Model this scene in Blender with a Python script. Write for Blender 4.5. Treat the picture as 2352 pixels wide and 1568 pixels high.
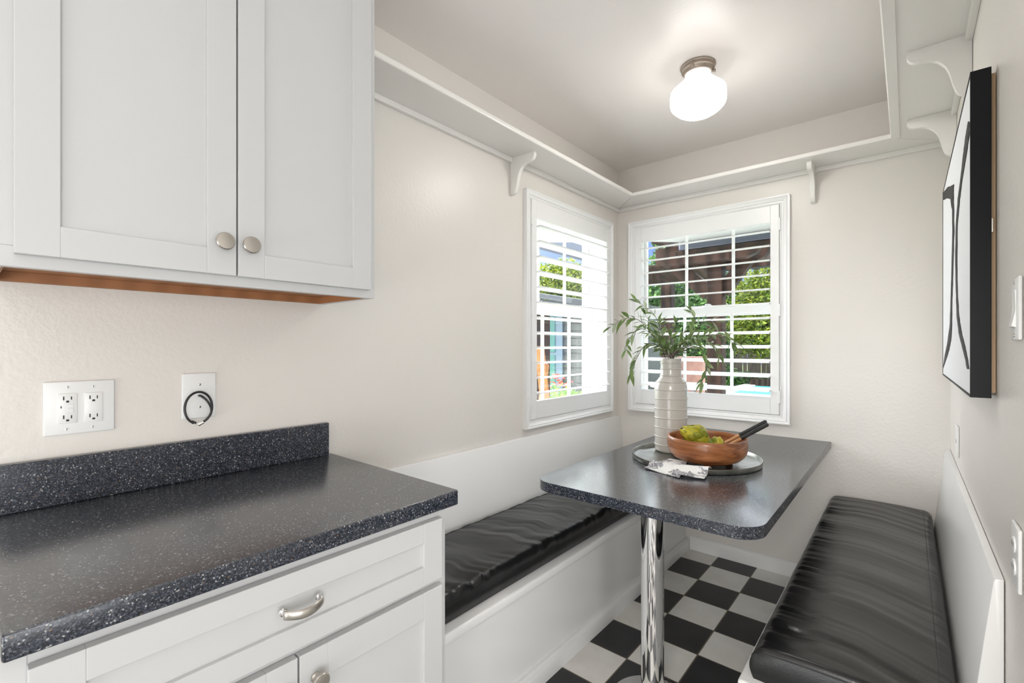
import bpy, bmesh, math, random
from mathutils import Vector, Matrix
random.seed(7)
PI = math.pi
for o in list(bpy.data.objects):
    bpy.data.objects.remove(o, do_unlink=True)
SC = bpy.context.scene
COL = SC.collection

# ------------------------------------------------------------------ camera
XL, XR, D, ZC = -1.578, 0.155, 3.036, 2.547
cam_d = bpy.data.cameras.new('camera')
cam = bpy.data.objects.new('camera', cam_d)
COL.objects.link(cam)
cam.location = (0, 0, 1.30)
cam.rotation_euler = (PI/2, 0, 0.703016)
cam_d.sensor_width = 36.0
cam_d.lens = 36.0*1072.08/2352.0
cam_d.shift_y = 11.12/2352.0
cam_d.clip_start = 0.01
SC.camera = cam

# ------------------------------------------------------------------ sky, sun, lights, exposure
SC.view_settings.view_transform = 'Standard'
SC.view_settings.look = 'None'
SC.view_settings.gamma = 1.0
SC.view_settings.use_curve_mapping = False
SC.view_settings.exposure = 0.0

w = bpy.data.worlds.new('sky')
SC.world = w
w.use_nodes = True
nt = w.node_tree
nt.nodes.clear()
def WN(t): return nt.nodes.new(t)
out = WN('ShaderNodeOutputWorld'); bg = WN('ShaderNodeBackground')
tc = WN('ShaderNodeTexCoord'); sx = WN('ShaderNodeSeparateXYZ')
nt.links.new(tc.outputs['Generated'], sx.inputs[0])
rp = WN('ShaderNodeValToRGB')
e = rp.color_ramp.elements
e[0].position = 0.0; e[0].color = (0.50, 0.62, 0.95, 1)
e[1].position = 0.9; e[1].color = (6.5, 6.8, 7.4, 1)
k = e.new(0.22); k.color = (0.24, 0.40, 0.92, 1)
k = e.new(0.31); k.color = (6.5, 6.8, 7.4, 1)
nt.links.new(sx.outputs['Z'], rp.inputs[0])
nz = WN('ShaderNodeTexNoise'); nz.inputs['Scale'].default_value = 3.2; nz.inputs['Detail'].default_value = 6
mp = WN('ShaderNodeMapping'); mp.inputs['Scale'].default_value = (1, 1, 2.2)
nt.links.new(tc.outputs['Generated'], mp.inputs[0]); nt.links.new(mp.outputs[0], nz.inputs['Vector'])
cr = WN('ShaderNodeValToRGB')
cr.color_ramp.elements[0].position = 0.52; cr.color_ramp.elements[1].position = 0.70
nt.links.new(nz.outputs[0], cr.inputs[0])
mx = WN('ShaderNodeMix'); mx.data_type = 'RGBA'
mx.inputs[7].default_value = (1.3, 1.3, 1.35, 1)
nt.links.new(cr.outputs[0], mx.inputs[0]); nt.links.new(rp.outputs[0], mx.inputs[6])
# glow added to the sky on the left, brightening the right wall and painting
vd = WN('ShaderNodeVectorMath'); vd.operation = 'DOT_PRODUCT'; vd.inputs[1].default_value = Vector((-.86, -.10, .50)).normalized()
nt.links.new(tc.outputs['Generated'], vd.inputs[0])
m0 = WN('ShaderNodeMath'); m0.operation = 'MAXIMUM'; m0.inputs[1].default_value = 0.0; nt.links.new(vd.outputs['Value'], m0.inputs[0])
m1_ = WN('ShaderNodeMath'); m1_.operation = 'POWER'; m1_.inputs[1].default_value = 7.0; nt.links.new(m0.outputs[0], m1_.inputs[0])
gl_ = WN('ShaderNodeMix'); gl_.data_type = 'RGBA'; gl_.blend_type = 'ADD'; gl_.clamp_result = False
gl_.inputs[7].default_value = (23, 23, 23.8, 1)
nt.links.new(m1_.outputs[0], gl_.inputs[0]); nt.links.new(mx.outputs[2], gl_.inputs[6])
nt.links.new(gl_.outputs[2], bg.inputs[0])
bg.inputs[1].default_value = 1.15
nt.links.new(bg.outputs[0], out.inputs[0])

def add_light(name, typ, loc, rot, energy, color=(1, 1, 1), **kw):
    d = bpy.data.lights.new(name, typ)
    d.energy = energy; d.color = color
    for a, v in kw.items(): setattr(d, a, v)
    o = bpy.data.objects.new(name, d)
    o.location = loc; o.rotation_euler = rot
    COL.objects.link(o)
    return o
add_light('sun', 'SUN', (-4, -3, 9), Vector((-.43, -.25, .87)).to_track_quat('Z', 'Y').to_euler(), 2.7, (1, .95, .87), angle=0.01)
# added fill lights standing in for the unseen kitchen around the camera
add_light('overhead_fill', 'AREA', (-0.25, -0.55, 2.52), (0, 0, 0), 2.5, (1, .965, .92), shape='RECTANGLE', size=1.1, size_y=0.8)  # added overhead fill, no fixture is seen here
add_light('low_rear_fill', 'AREA', (-0.5, -2.4, 0.45), (PI/2, 0, 0), 30, (.95, .98, 1), shape='RECTANGLE', size=2.0, size_y=0.8)  # low fill added to lift the floor and wall under the table
add_light('right_side_fill', 'AREA', (2.5, -1.0, 1.05), (PI/2, 0, PI/2), 72, (.95, .98, 1), shape='RECTANGLE', size=2.0, size_y=1.9)  # fill added from the right for the left wall and bench front
_p, _t = Vector((.05, -.55, 1.45)), Vector((-.55, 2.4, .55))
add_light('nook_fill_spot', 'SPOT', _p, (_p-_t).to_track_quat('Z', 'Y').to_euler(), 90, (1, .98, .95), spot_size=math.radians(62), spot_blend=1.0, shadow_soft_size=.28)  # unseen spot added near the camera to fill the nook
LAMP_EMIT = 48.0

# ------------------------------------------------------------------ materials
MATS = {}
def new_mat(name):
    m = bpy.data.materials.new(name); m.use_nodes = True
    t = m.node_tree
    return m, t, t.nodes['Principled BSDF']
def mat(name, col, rough=0.5, metal=0.0, spec=0.5, bump=None, var=None, coat=0.0, emis=None, trans=0.0, sub=0.0):
    """bump=(scale, strength, distance[, detail]); var=(scale, amount) gentle tone variation"""
    if name in MATS: return MATS[name]
    m, t, b = new_mat(name)
    b.inputs['Base Color'].default_value = (*col, 1)
    b.inputs['Roughness'].default_value = rough
    b.inputs['Metallic'].default_value = metal
    b.inputs['Specular IOR Level'].default_value = spec
    b.inputs['Coat Weight'].default_value = coat
    b.inputs['Transmission Weight'].default_value = trans
    if emis:
        b.inputs['Emission Color'].default_value = (*emis[0], 1); b.inputs['Emission Strength'].default_value = emis[1]
    tcn = t.nodes.new('ShaderNodeTexCoord')
    geo = t.nodes.new('ShaderNodeNewGeometry')
    if var:
        n = t.nodes.new('ShaderNodeTexNoise'); n.inputs['Scale'].default_value = var[0]; n.inputs['Detail'].default_value = 4
        t.links.new(geo.outputs['Position'], n.inputs['Vector'])
        mr = t.nodes.new('ShaderNodeMapRange')
        mr.inputs['From Min'].default_value = .3; mr.inputs['From Max'].default_value = .7
        mr.inputs['To Min'].default_value = 1-var[1]; mr.inputs['To Max'].default_value = 1+var[1]
        t.links.new(n.outputs[0], mr.inputs[0])
        h = t.nodes.new('ShaderNodeHueSaturation'); h.inputs['Color'].default_value = (*col, 1)
        t.links.new(mr.outputs[0], h.inputs['Value']); t.links.new(h.outputs[0], b.inputs['Base Color'])
    if bump:
        n = t.nodes.new('ShaderNodeTexNoise'); n.inputs['Scale'].default_value = bump[0]
        n.inputs['Detail'].default_value = bump[3] if len(bump) > 3 else 3
        t.links.new(geo.outputs['Position'], n.inputs['Vector'])
        bp = t.nodes.new('ShaderNodeBump'); bp.inputs['Strength'].default_value = bump[1]; bp.inputs['Distance'].default_value = bump[2]
        t.links.new(n.outputs[0], bp.inputs['Height']); t.links.new(bp.outputs[0], b.inputs['Normal'])
    MATS[name] = m
    return m
def ramp(t, stops, interp='LINEAR'):
    r = t.nodes.new('ShaderNodeValToRGB'); r.color_ramp.interpolation = interp
    el = r.color_ramp.elements
    while len(el) > 1: el.remove(el[-1])
    el[0].position = stops[0][0]; el[0].color = (*stops[0][1], 1)
    for p, c in stops[1:]:
        n = el.new(p); n.color = (*c, 1)
    return r
def quartz(name, scale, rough, spec=.5):
    m, t, b = new_mat(name)
    geo = t.nodes.new('ShaderNodeNewGeometry')
    v = t.nodes.new('ShaderNodeTexVoronoi'); v.inputs['Scale'].default_value = scale
    t.links.new(geo.outputs['Position'], v.inputs['Vector'])
    s = t.nodes.new('ShaderNodeSeparateColor'); t.links.new(v.outputs['Color'], s.inputs[0])
    r = ramp(t, [(0, (.008, .011, .017)), (.24, (.017, .022, .033)), (.48, (.032, .038, .053)), (.70, (.058, .065, .084)),
                 (.87, (.105, .112, .132)), (.966, (.34, .34, .345)), (.991, (.15, .10, .07))], 'CONSTANT')
    t.links.new(s.outputs[0], r.inputs[0]); t.links.new(r.outputs[0], b.inputs['Base Color'])
    # higher IOR on upward faces builds a brighter reflection into the top
    sn = t.nodes.new('ShaderNodeSeparateXYZ'); t.links.new(geo.outputs['True Normal'], sn.inputs[0])
    mr = t.nodes.new('ShaderNodeMapRange'); mr.inputs['From Min'].default_value = .55; mr.inputs['From Max'].default_value = .95
    mr.inputs['To Min'].default_value = 1.55; mr.inputs['To Max'].default_value = spec
    t.links.new(sn.outputs['Z'], mr.inputs[0]); t.links.new(mr.outputs[0], b.inputs['IOR'])
    b.inputs['Roughness'].default_value = rough
    return m
def wood(name, stops, scale, dist, rough, axis='X', coat=0.0, stretch=(1, 1, 1)):
    m, t, b = new_mat(name)
    geo = t.nodes.new('ShaderNodeNewGeometry')
    mpn = t.nodes.new('ShaderNodeMapping'); mpn.inputs['Scale'].default_value = stretch
    wv = t.nodes.new('ShaderNodeTexWave'); wv.bands_direction = axis
    wv.inputs['Scale'].default_value = scale; wv.inputs['Distortion'].default_value = dist
    wv.inputs['Detail'].default_value = 4; wv.inputs['Detail Scale'].default_value = 1.6
    t.links.new(geo.outputs['Position'], mpn.inputs[0]); t.links.new(mpn.outputs[0], wv.inputs['Vector'])
    r = ramp(t, stops); t.links.new(wv.outputs['Fac'], r.inputs[0]); t.links.new(r.outputs[0], b.inputs['Base Color'])
    b.inputs['Roughness'].default_value = rough; b.inputs['Coat Weight'].default_value = coat
    return m
def leaf_mat(name, stops, rough=.5, trans=0.0):
    m, t, b = new_mat(name)
    geo = t.nodes.new('ShaderNodeNewGeometry')
    r = ramp(t, stops); t.links.new(geo.outputs['Random Per Island'], r.inputs[0]); t.links.new(r.outputs[0], b.inputs['Base Color'])
    b.inputs['Roughness'].default_value = rough
    b.inputs['Specular IOR Level'].default_value = .3
    if trans:
        tr = t.nodes.new('ShaderNodeBsdfTranslucent'); mxs = t.nodes.new('ShaderNodeMixShader'); mxs.inputs[0].default_value = trans
        t.links.new(r.outputs[0], tr.inputs[0])
        t.links.new(b.outputs[0], mxs.inputs[1]); t.links.new(tr.outputs[0], mxs.inputs[2])
        t.links.new(mxs.outputs[0], t.nodes['Material Output'].inputs[0])
    return m

M_wall = mat('wall_paint', (.755, .72, .677), .33, bump=(75, .22, .004, 3), spec=.45)
M_ceil = mat('ceiling_paint', (.89, .85, .82), .36, bump=(110, .16, .003, 2), spec=.42)
M_trim = mat('trim_paint', (.86, .838, .805), .30, bump=(40, .06, .002, 2))
M_bench = mat('bench_paint', (.82, .818, .81), .22, bump=(22, .05, .002, 2))
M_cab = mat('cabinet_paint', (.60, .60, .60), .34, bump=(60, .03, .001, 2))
M_shut = mat('shutter_paint', (.86, .86, .855), .32)
M_plastic = mat('white_plastic', (.83, .83, .82), .28)
M_slot = mat('slot_black', (.012, .012, .012), .5)
M_quartz = quartz('quartz_counter', 430, .24, 2.55)
M_quartz2 = quartz('quartz_table', 430, .19, 2.35)
M_chrome = mat('chrome', (.88, .88, .89), .035, 1.0)
M_nickel = mat('brushed_nickel', (.56, .53, .49), .30, 1.0)
M_oldmetal = mat('aged_lamp_metal', (.42, .36, .31), .42, 1.0, bump=(260, .5, .002, 3))
M_leather = mat('black_leather', (.008, .0085, .009), .27, spec=.46, bump=(340, .30, .0010, 3))
M_seam = mat('leather_seam', (.012, .012, .013), .5)
M_cable = mat('cable_black', (.012, .012, .013), .35)
M_zinc = mat('galvanised_metal', (.26, .26, .24), .30, 1.0, bump=(35, .10, .003, 4), var=(14, .30))
M_vase = mat('cream_ceramic', (.52, .494, .455), .17, spec=.55)
def swirl_wood():
    m, t, b = new_mat('acacia_wood')
    geo = t.nodes.new('ShaderNodeNewGeometry'); mpn = t.nodes.new('ShaderNodeMapping')
    mpn.inputs['Rotation'].default_value = (.5, .35, .2); mpn.inputs['Scale'].default_value = (2.2, 5.0, 19.0)
    n = t.nodes.new('ShaderNodeTexNoise'); n.inputs['Scale'].default_value = 1.7; n.inputs['Detail'].default_value = 7; n.inputs['Distortion'].default_value = 1.6
    t.links.new(geo.outputs['Position'], mpn.inputs[0]); t.links.new(mpn.outputs[0], n.inputs['Vector'])
    r = ramp(t, [(.28, (.075, .024, .009)), (.42, (.235, .080, .026)), (.56, (.36, .135, .048)), (.72, (.47, .20, .082))])
    t.links.new(n.outputs[0], r.inputs[0]); t.links.new(r.outputs[0], b.inputs['Base Color'])
    b.inputs['Roughness'].default_value = .34; b.inputs['Coat Weight'].default_value = .12
    return m
M_bowl = swirl_wood()
M_maple = wood('maple_lining', [(0, (.33, .14, .055)), (.5, (.37, .16, .064)), (1, (.40, .175, .072))], 2.2, 5, .5, 'Y', 0, (1, 2, .3))
M_stick = mat('pale_wood', (.52, .27, .115), .45)
M_wrap = mat('black_cord_wrap', (.010, .010, .011), .45)
M_arti = leaf_mat('artichoke_green', [(0, (.17, .19, .014)), (.5, (.36, .34, .022)), (1, (.54, .47, .045))], .38)
M_artistem = mat('artichoke_stem', (.19, .25, .045), .5, bump=(90, .4, .002))
M_cutface = mat('artichoke_cut', (.42, .44, .16), .5)
M_twig = mat('twig', (.085, .062, .045), .6)
M_leafs = leaf_mat('branch_leaves', [(0, (.075, .125, .045)), (.45, (.155, .235, .075)), (.8, (.26, .335, .155)), (1, (.36, .41, .29))], .40, .2)
M_artwhite = mat('canvas_white', (.90, .91, .94), .5, bump=(60, .25, .002, 3))
M_paint = mat('black_brush_paint', (.008, .009, .012), .5, spec=.2, bump=(80, .5, .003, 4))
M_frame = mat('black_frame', (.005, .006, .0075), .5, spec=.2)
M_rawwood = mat('raw_frame_wood', (.46, .31, .18), .6)
M_floorend = None
# outdoors
M_brown = wood('stained_redwood', [(0, (.014, .0075, .005)), (.6, (.026, .0135, .009)), (1, (.036, .019, .013))], 2.2, 7, .6, 'X', 0, (1, 1, .15))
M_brown.node_tree.nodes['Principled BSDF'].inputs['Specular IOR Level'].default_value = .1
M_orangewood = mat('cedar', (.26, .10, .02), .55, var=(8, .2))
M_fence = mat('dark_fence', (.030, .021, .015), .75, var=(6, .4))
M_soffit = mat('grey_soffit', (.30, .31, .30), .6)
M_gutter = mat('slate_gutter', (.075, .085, .12), .45)
M_siding = mat('grey_siding', (.05, .052, .048), .6)
M_bluetrim = mat('pale_blue_trim', (.09, .125, .16), .45)
M_darkglass = mat('green_reflection_glass', (.055, .14, .12), .06, spec=.8)  # green of the reflected garden is put into the base colour
M_shingle = mat('slate_shingles', (.05, .052, .06), .8, bump=(30, .5, .02))
M_grass = mat('lawn', (.10, .16, .035), .9, var=(3, .3))
M_bounce = mat('pale_bounce', (.55, .53, .50), .8, var=(5, .1))  # pale, for the added slab that bounces light upward
M_pool = mat('pool_water', (.10, .62, .78), .08, spec=.6)
M_coping = mat('pool_coping', (.42, .41, .40), .6)
M_brick = mat('pinkish_brick', (.27, .145, .112), .8, var=(9, .2))
M_tgrey = mat('patio_grey', (.32, .31, .33), .5)
M_evergreen = leaf_mat('evergreen_leaves', [(0, (.010, .030, .010)), (.5, (.040, .10, .022)), (1, (.13, .24, .05))], .55, .25)
M_yellowgreen = leaf_mat('yellow_green_leaves', [(0, (.035, .055, .008)), (.5, (.15, .20, .018)), (1, (.36, .38, .05))], .55, .3)
M_hedge = leaf_mat('hedge_leaves', [(0, (.01, .03, .010)), (1, (.05, .10, .03))], .55, .1)
M_flower = leaf_mat('garden_leaves', [(0, (.10, .22, .04)), (1, (.34, .50, .12))], .55, .3)
M_red = mat('red_petals', (.55, .06, .05), .5)
M_trunk = mat('bark', (.07, .05, .035), .9)

# milk glass that lets the lamp shine
def lamp_glass():
    m, t, b = new_mat('lit_milk_glass')
    b.inputs['Base Color'].default_value = (.9, .9, .88, 1); b.inputs['Roughness'].default_value = .2
    b.inputs['Emission Color'].default_value = (1, .965, .92, 1); b.inputs['Emission Strength'].default_value = LAMP_EMIT
    # the bulb hangs low in the globe, so the neck glows far less than the belly
    geo = t.nodes.new('ShaderNodeNewGeometry'); sp = t.nodes.new('ShaderNodeSeparateXYZ'); t.links.new(geo.outputs['Position'], sp.inputs[0])
    mr = t.nodes.new('ShaderNodeMapRange'); mr.interpolation_type = 'SMOOTHSTEP'
    mr.inputs['From Min'].default_value = ZC-.104; mr.inputs['From Max'].default_value = ZC-.222
    mr.inputs['To Min'].default_value = 1.0; mr.inputs['To Max'].default_value = LAMP_EMIT
    t.links.new(sp.outputs['Z'], mr.inputs[0]); t.links.new(mr.outputs[0], b.inputs['Emission Strength'])
    return m
M_globe = lamp_glass()
def pane_mat():
    m, t, b = new_mat('window_glass')
    t.nodes.remove(b)
    tr = t.nodes.new('ShaderNodeBsdfTransparent'); tr.inputs[0].default_value = (.96, .98, .97, 1)
    gl = t.nodes.new('ShaderNodeBsdfGlossy'); gl.inputs['Roughness'].default_value = .0
    fr = t.nodes.new('ShaderNodeFresnel'); fr.inputs[0].default_value = 1.45
    mxs = t.nodes.new('ShaderNodeMixShader')
    ge = t.nodes.new('ShaderNodeNewGeometry'); iv = t.nodes.new('ShaderNodeMath'); iv.operation = 'SUBTRACT'; iv.inputs[0].default_value = 1.0
    t.links.new(ge.outputs['Backfacing'], iv.inputs[1]); ml = t.nodes.new('ShaderNodeMath'); ml.operation = 'MULTIPLY'
    t.links.new(fr.outputs[0], ml.inputs[0]); t.links.new(iv.outputs[0], ml.inputs[1])
    t.links.new(ml.outputs[0], mxs.inputs[0]); t.links.new(tr.outputs[0], mxs.inputs[1]); t.links.new(gl.outputs[0], mxs.inputs[2])
    t.links.new(mxs.outputs[0], t.nodes['Material Output'].inputs[0])
    return m
M_pane = pane_mat()
def floor_mat():
    m, t, b = new_mat('checker_tiles')
    geo = t.nodes.new('ShaderNodeNewGeometry'); s = t.nodes.new('ShaderNodeSeparateXYZ')
    t.links.new(geo.outputs['Position'], s.inputs[0])
    def MN(op, a, bv=None):
        n = t.nodes.new('ShaderNodeMath'); n.operation = op
        for i, val in enumerate((a, bv)):
            if val is None: continue
            if isinstance(val, (int, float)): n.inputs[i].default_value = val
            else: t.links.new(val, n.inputs[i])
        return n.outputs[0]
    px, py = .2155, .2165
    ax = MN('DIVIDE', MN('ADD', s.outputs[0], .891 + px*40), px); ay = MN('DIVIDE', MN('ADD', s.outputs[1], -2.657 + py*40), py)
    par = MN('MODULO', MN('ADD', MN('FLOOR', ax), MN('FLOOR', ay)), 2.0)
    def edge(a):
        f = MN('FRACT', a); return MN('ABSOLUTE', MN('SUBTRACT', f, .5))
    g = MN('GREATER_THAN', MN('MAXIMUM', edge(ax), edge(ay)), .489)
    nz = t.nodes.new('ShaderNodeTexNoise'); nz.inputs['Scale'].default_value = 9; nz.inputs['Detail'].default_value = 5
    t.links.new(geo.outputs['Position'], nz.inputs['Vector'])
    rw = ramp(t, [(.3, (.74, .715, .67)), (.7, (.83, .81, .77))]); t.links.new(nz.outputs[0], rw.inputs[0])
    rb = ramp(t, [(.3, (.017, .017, .018)), (.7, (.028, .028, .030))]); t.links.new(nz.outputs[0], rb.inputs[0])
    m1 = t.nodes.new('ShaderNodeMix'); m1.data_type = 'RGBA'
    t.links.new(par, m1.inputs[0]); t.links.new(rw.outputs[0], m1.inputs[6]); t.links.new(rb.outputs[0], m1.inputs[7])
    m2 = t.nodes.new('ShaderNodeMix'); m2.data_type = 'RGBA'; m2.inputs[7].default_value = (.16, .13, .09, 1)
    t.links.new(g, m2.inputs[0]); t.links.new(m1.outputs[2], m2.inputs[6]); t.links.new(m2.outputs[2], b.inputs['Base Color'])
    b.inputs['Roughness'].default_value = .38
    bp = t.nodes.new('ShaderNodeBump'); bp.invert = True; bp.inputs['Strength'].default_value = .4; bp.inputs['Distance'].default_value = .002
    t.links.new(g, bp.inputs['Height']); t.links.new(bp.outputs[0], b.inputs['Normal'])
    return m
M_floor = floor_mat()
def napkin_mat():
    m, t, b = new_mat('printed_linen')
    geo = t.nodes.new('ShaderNodeNewGeometry')
    n = t.nodes.new('ShaderNodeTexNoise'); n.inputs['Scale'].default_value = 15; n.inputs['Detail'].default_value = 2.5
    t.links.new(geo.outputs['Position'], n.inputs['Vector'])
    n2 = t.nodes.new('ShaderNodeTexNoise'); n2.inputs['Scale'].default_value = 95; n2.inputs['Detail'].default_value = 3; n2.inputs['Distortion'].default_value = 2.0
    t.links.new(geo.outputs['Position'], n2.inputs['Vector'])
    r1 = ramp(t, [(.485, (0, 0, 0)), (.50, (1, 1, 1))]); t.links.new(n.outputs[0], r1.inputs[0])
    r2 = ramp(t, [(.40, (.20, .20, .22)), (.55, (.34, .34, .37)), (.60, (.78, .78, .78))]); t.links.new(n2.outputs[0], r2.inputs[0])
    mxn = t.nodes.new('ShaderNodeMix'); mxn.data_type = 'RGBA'; mxn.inputs[6].default_value = (.82, .82, .81, 1)
    t.links.new(r1.outputs[0], mxn.inputs[0]); t.links.new(r2.outputs[0], mxn.inputs[7]); t.links.new(mxn.outputs[2], b.inputs['Base Color'])
    b.inputs['Roughness'].default_value = .8
    return m
M_napkin = napkin_mat()

# ------------------------------------------------------------------ object helpers
def put(o, **kw):
    for a, v in kw.items(): o[a] = v
    return o
def thing(name, label, cat, loc, group=None):
    o = bpy.data.objects.new(name, None); o.empty_display_size = .05
    COL.objects.link(o); o.location = loc
    o['label'] = label; o['category'] = cat
    if group: o['group'] = group
    return o
def wloc(o):
    v = Vector(o.location)
    while o.parent: o = o.parent; v += Vector(o.location)
    return v
def obj(name, bm, m, parent=None, origin=None, smooth=False, label=None):
    """one mesh object; vertices are given in world metres"""
    base = wloc(parent) if parent else Vector((0, 0, 0))
    if origin is None:
        origin = base if parent else Vector((0, 0, 0))
    origin = Vector(origin)
    for v in bm.verts: v.co -= origin
    bmesh.ops.recalc_face_normals(bm, faces=bm.faces)
    me = bpy.data.meshes.new(name); bm.to_mesh(me); bm.free()
    me.materials.append(m)
    if smooth:
        for p in me.polygons: p.use_smooth = True
        if smooth is not True:
            me.set_sharp_from_angle(angle=math.radians(smooth))
    o = bpy.data.objects.new(name, me); COL.objects.link(o)
    o.location = origin - base
    if parent: o.parent = parent
    if label: o['label'] = label
    return o
def struct(name, bm, m, smooth=False, parent=None):
    o = obj(name, bm, m, parent, smooth=smooth)
    if not parent: o['kind'] = 'structure'
    return o
def tag(o, label, cat, group=None):
    o['label'] = label; o['category'] = cat
    if group: o['group'] = group
    return o
def dup(root, delta, label=None):
    r = root.copy(); COL.objects.link(r); r.location = Vector(root.location) + Vector(delta)
    if label: r['label'] = label
    for ch in list(root.children):
        c = ch.copy(); COL.objects.link(c); c.parent = r
        for g in list(ch.children):
            d = g.copy(); COL.objects.link(d); d.parent = c
    return r
def BM(): return bmesh.new()
def box(bm, x0, x1, y0, y1, z0, z1, bev=0.0, seg=2):
    r = bmesh.ops.create_cube(bm, size=1.0)
    vs = r['verts']
    for v in vs:
        v.co = Vector((x0+(v.co.x+.5)*(x1-x0), y0+(v.co.y+.5)*(y1-y0), z0+(v.co.z+.5)*(z1-z0)))
    if bev > 0:
        es = list({e for v in vs for e in v.link_edges})
        bmesh.ops.bevel(bm, geom=es, offset=bev, segments=seg, profile=.5, affect='EDGES')
    return bm
def prism(bm, poly, axis, a, b, bev=0.0, seg=2):
    """poly: 2D points; axis 'x': (y,z), 'y': (x,z), 'z': (x,y)"""
    def P(p, t):
        return {'x': (t, p[0], p[1]), 'y': (p[0], t, p[1]), 'z': (p[0], p[1], t)}[axis]
    v0 = [bm.verts.new(P(p, a)) for p in poly]; v1 = [bm.verts.new(P(p, b)) for p in poly]
    n = len(poly)
    fs = [bm.faces.new(v0[::-1]), bm.faces.new(v1)]
    for i in range(n): fs.append(bm.faces.new((v0[i], v0[(i+1) % n], v1[(i+1) % n], v1[i])))
    if bev > 0:
        es = list(set(list(fs[0].edges) + list(fs[1].edges)))
        bmesh.ops.bevel(bm, geom=es, offset=bev, segments=seg, profile=.5, affect='EDGES')
    return bm
def lathe(bm, prof, c, seg=48, close=False):
    """prof: [(r,z)] about vertical axis through c"""
    rings = []
    for r, z in prof:
        if r < 1e-5: rings.append([bm.verts.new((c[0], c[1], c[2]+z))])
        else: rings.append([bm.verts.new((c[0]+r*math.cos(2*PI*i/seg), c[1]+r*math.sin(2*PI*i/seg), c[2]+z)) for i in range(seg)])
    def strip(A, B):
        for i in range(seg):
            j = (i+1) % seg
            if len(A) == 1 and len(B) == 1: return
            if len(A) == 1: bm.faces.new((A[0], B[i], B[j]))
            elif len(B) == 1: bm.faces.new((A[i], A[j], B[0]))
            else: bm.faces.new((A[i], A[j], B[j], B[i]))
    for a, b in zip(rings, rings[1:]): strip(a, b)
    if close: strip(rings[-1], rings[0])
    return bm
def frames(pts):
    pts = [Vector(p) for p in pts]
    T = []
    for i in range(len(pts)):
        a = pts[max(i-1, 0)]; b = pts[min(i+1, len(pts)-1)]
        T.append((b-a).normalized())
    n = T[0].orthogonal().normalized()
    N = []
    for t in T:
        n = (n - t*n.dot(t)).normalized(); N.append(n.copy())
    return pts, T, N
def tube(bm, pts, r, seg=10, cap=True, closed=False):
    pts, T, N = frames(pts)
    rings = []
    for i, (p, t, n) in enumerate(zip(pts, T, N)):
        rr = r[i] if isinstance(r, (list, tuple)) else r
        b = t.cross(n)
        rings.append([bm.verts.new(p + n*rr*math.cos(2*PI*k/seg) + b*rr*math.sin(2*PI*k/seg)) for k in range(seg)])
    for A, B in zip(rings, rings[1:]):
        for k in range(seg):
            j = (k+1) % seg; bm.faces.new((A[k], A[j], B[j], B[k]))
    if closed:
        A, B = rings[-1], rings[0]
        for k in range(seg):
            j = (k+1) % seg; bm.faces.new((A[k], A[j], B[j], B[k]))
    elif cap:
        bm.faces.new(rings[0][::-1]); bm.faces.new(rings[-1])
    return bm
def smooth_path(pts, n=6):
    """Catmull-Rom"""
    P = [Vector(p) for p in pts]; P = [P[0]*2-P[1]] + P + [P[-1]*2-P[-2]]
    o = []
    for i in range(1, len(P)-2):
        a, b, c, d = P[i-1:i+3]
        for k in range(n):
            t = k/n
            o.append(.5*((2*b)+(c-a)*t+(2*a-5*b+4*c-d)*t*t+(3*b-a-3*c+d)*t**3))
    o.append(P[-2]); return o
def disc(bm, c, n, r, h, seg=20, bev=0.0):
    n = Vector(n).normalized(); c = Vector(c)
    q = n.to_track_quat('Z', 'Y').to_matrix().to_4x4()
    r_ = bmesh.ops.create_cone(bm, cap_ends=True, segments=seg, radius1=r, radius2=r, depth=h, matrix=Matrix.Translation(c+n*h/2) @ q)
    if bev: 
        es = [e for e in {e for v in r_['verts'] for e in v.link_edges} if len(e.link_faces) == 2 and any(len(f.verts) > 4 for f in e.link_faces)]
        bmesh.ops.bevel(bm, geom=es, offset=bev, segments=2, profile=.5, affect='EDGES')
    return bm

# ------------------------------------------------------------------ setting: the room shell
WY0, WY1, WZ0, WZ1 = 1.985, 2.885, .905, 2.105       # hole of the left window
BX0, BX1 = -1.455, -.54                               # hole of the back window
bm = BM()
box(bm, XL-.2, XL, -2.5, WY0, 0, ZC); box(bm, XL-.2, XL, WY1, D+.2, 0, ZC)
box(bm, XL-.2, XL, WY0, WY1, 0, WZ0); box(bm, XL-.2, XL, WY0, WY1, WZ1, ZC)
struct('wall_left', bm, M_wall)
bm = BM()
box(bm, XL, BX0, D, D+.2, 0, ZC); box(bm, BX1, XR+.12, D, D+.2, 0, ZC)
box(bm, BX0, BX1, D, D+.2, 0, WZ0); box(bm, BX0, BX1, D, D+.2, WZ1, ZC)
struct('wall_back', bm, M_wall)
bm = BM(); box(bm, XR, XR+.12, .82, D, 0, ZC); struct('wall_right', bm, M_wall)
bm = BM(); box(bm, XR+.12, 2.6, .82, .94, 0, ZC); box(bm, 2.6, 2.72, -2.5, .94, 0, ZC); struct('wall_kitchen', bm, M_wall)
bm = BM(); box(bm, XL-.2, 2.72, -2.62, -2.5, 0, ZC); struct('wall_rear', bm, M_wall)
bm = BM(); box(bm, XL-.2, 2.72, -2.62, D+.2, -.12, 0); struct('floor', bm, M_floor)
bm = BM(); box(bm, XL-.2, 2.72, -2.62, D+.2, ZC, ZC+.12); struct('ceiling', bm, M_ceil)
bm = BM()
prism(bm, [(D, 0), (D-.014, 0), (D-.014, .066), (D-.010, .078), (D-.004, .084), (D, .084)], 'x', -1.066, -.372)
struct('baseboard_back', bm, M_bench, smooth=30)

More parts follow.
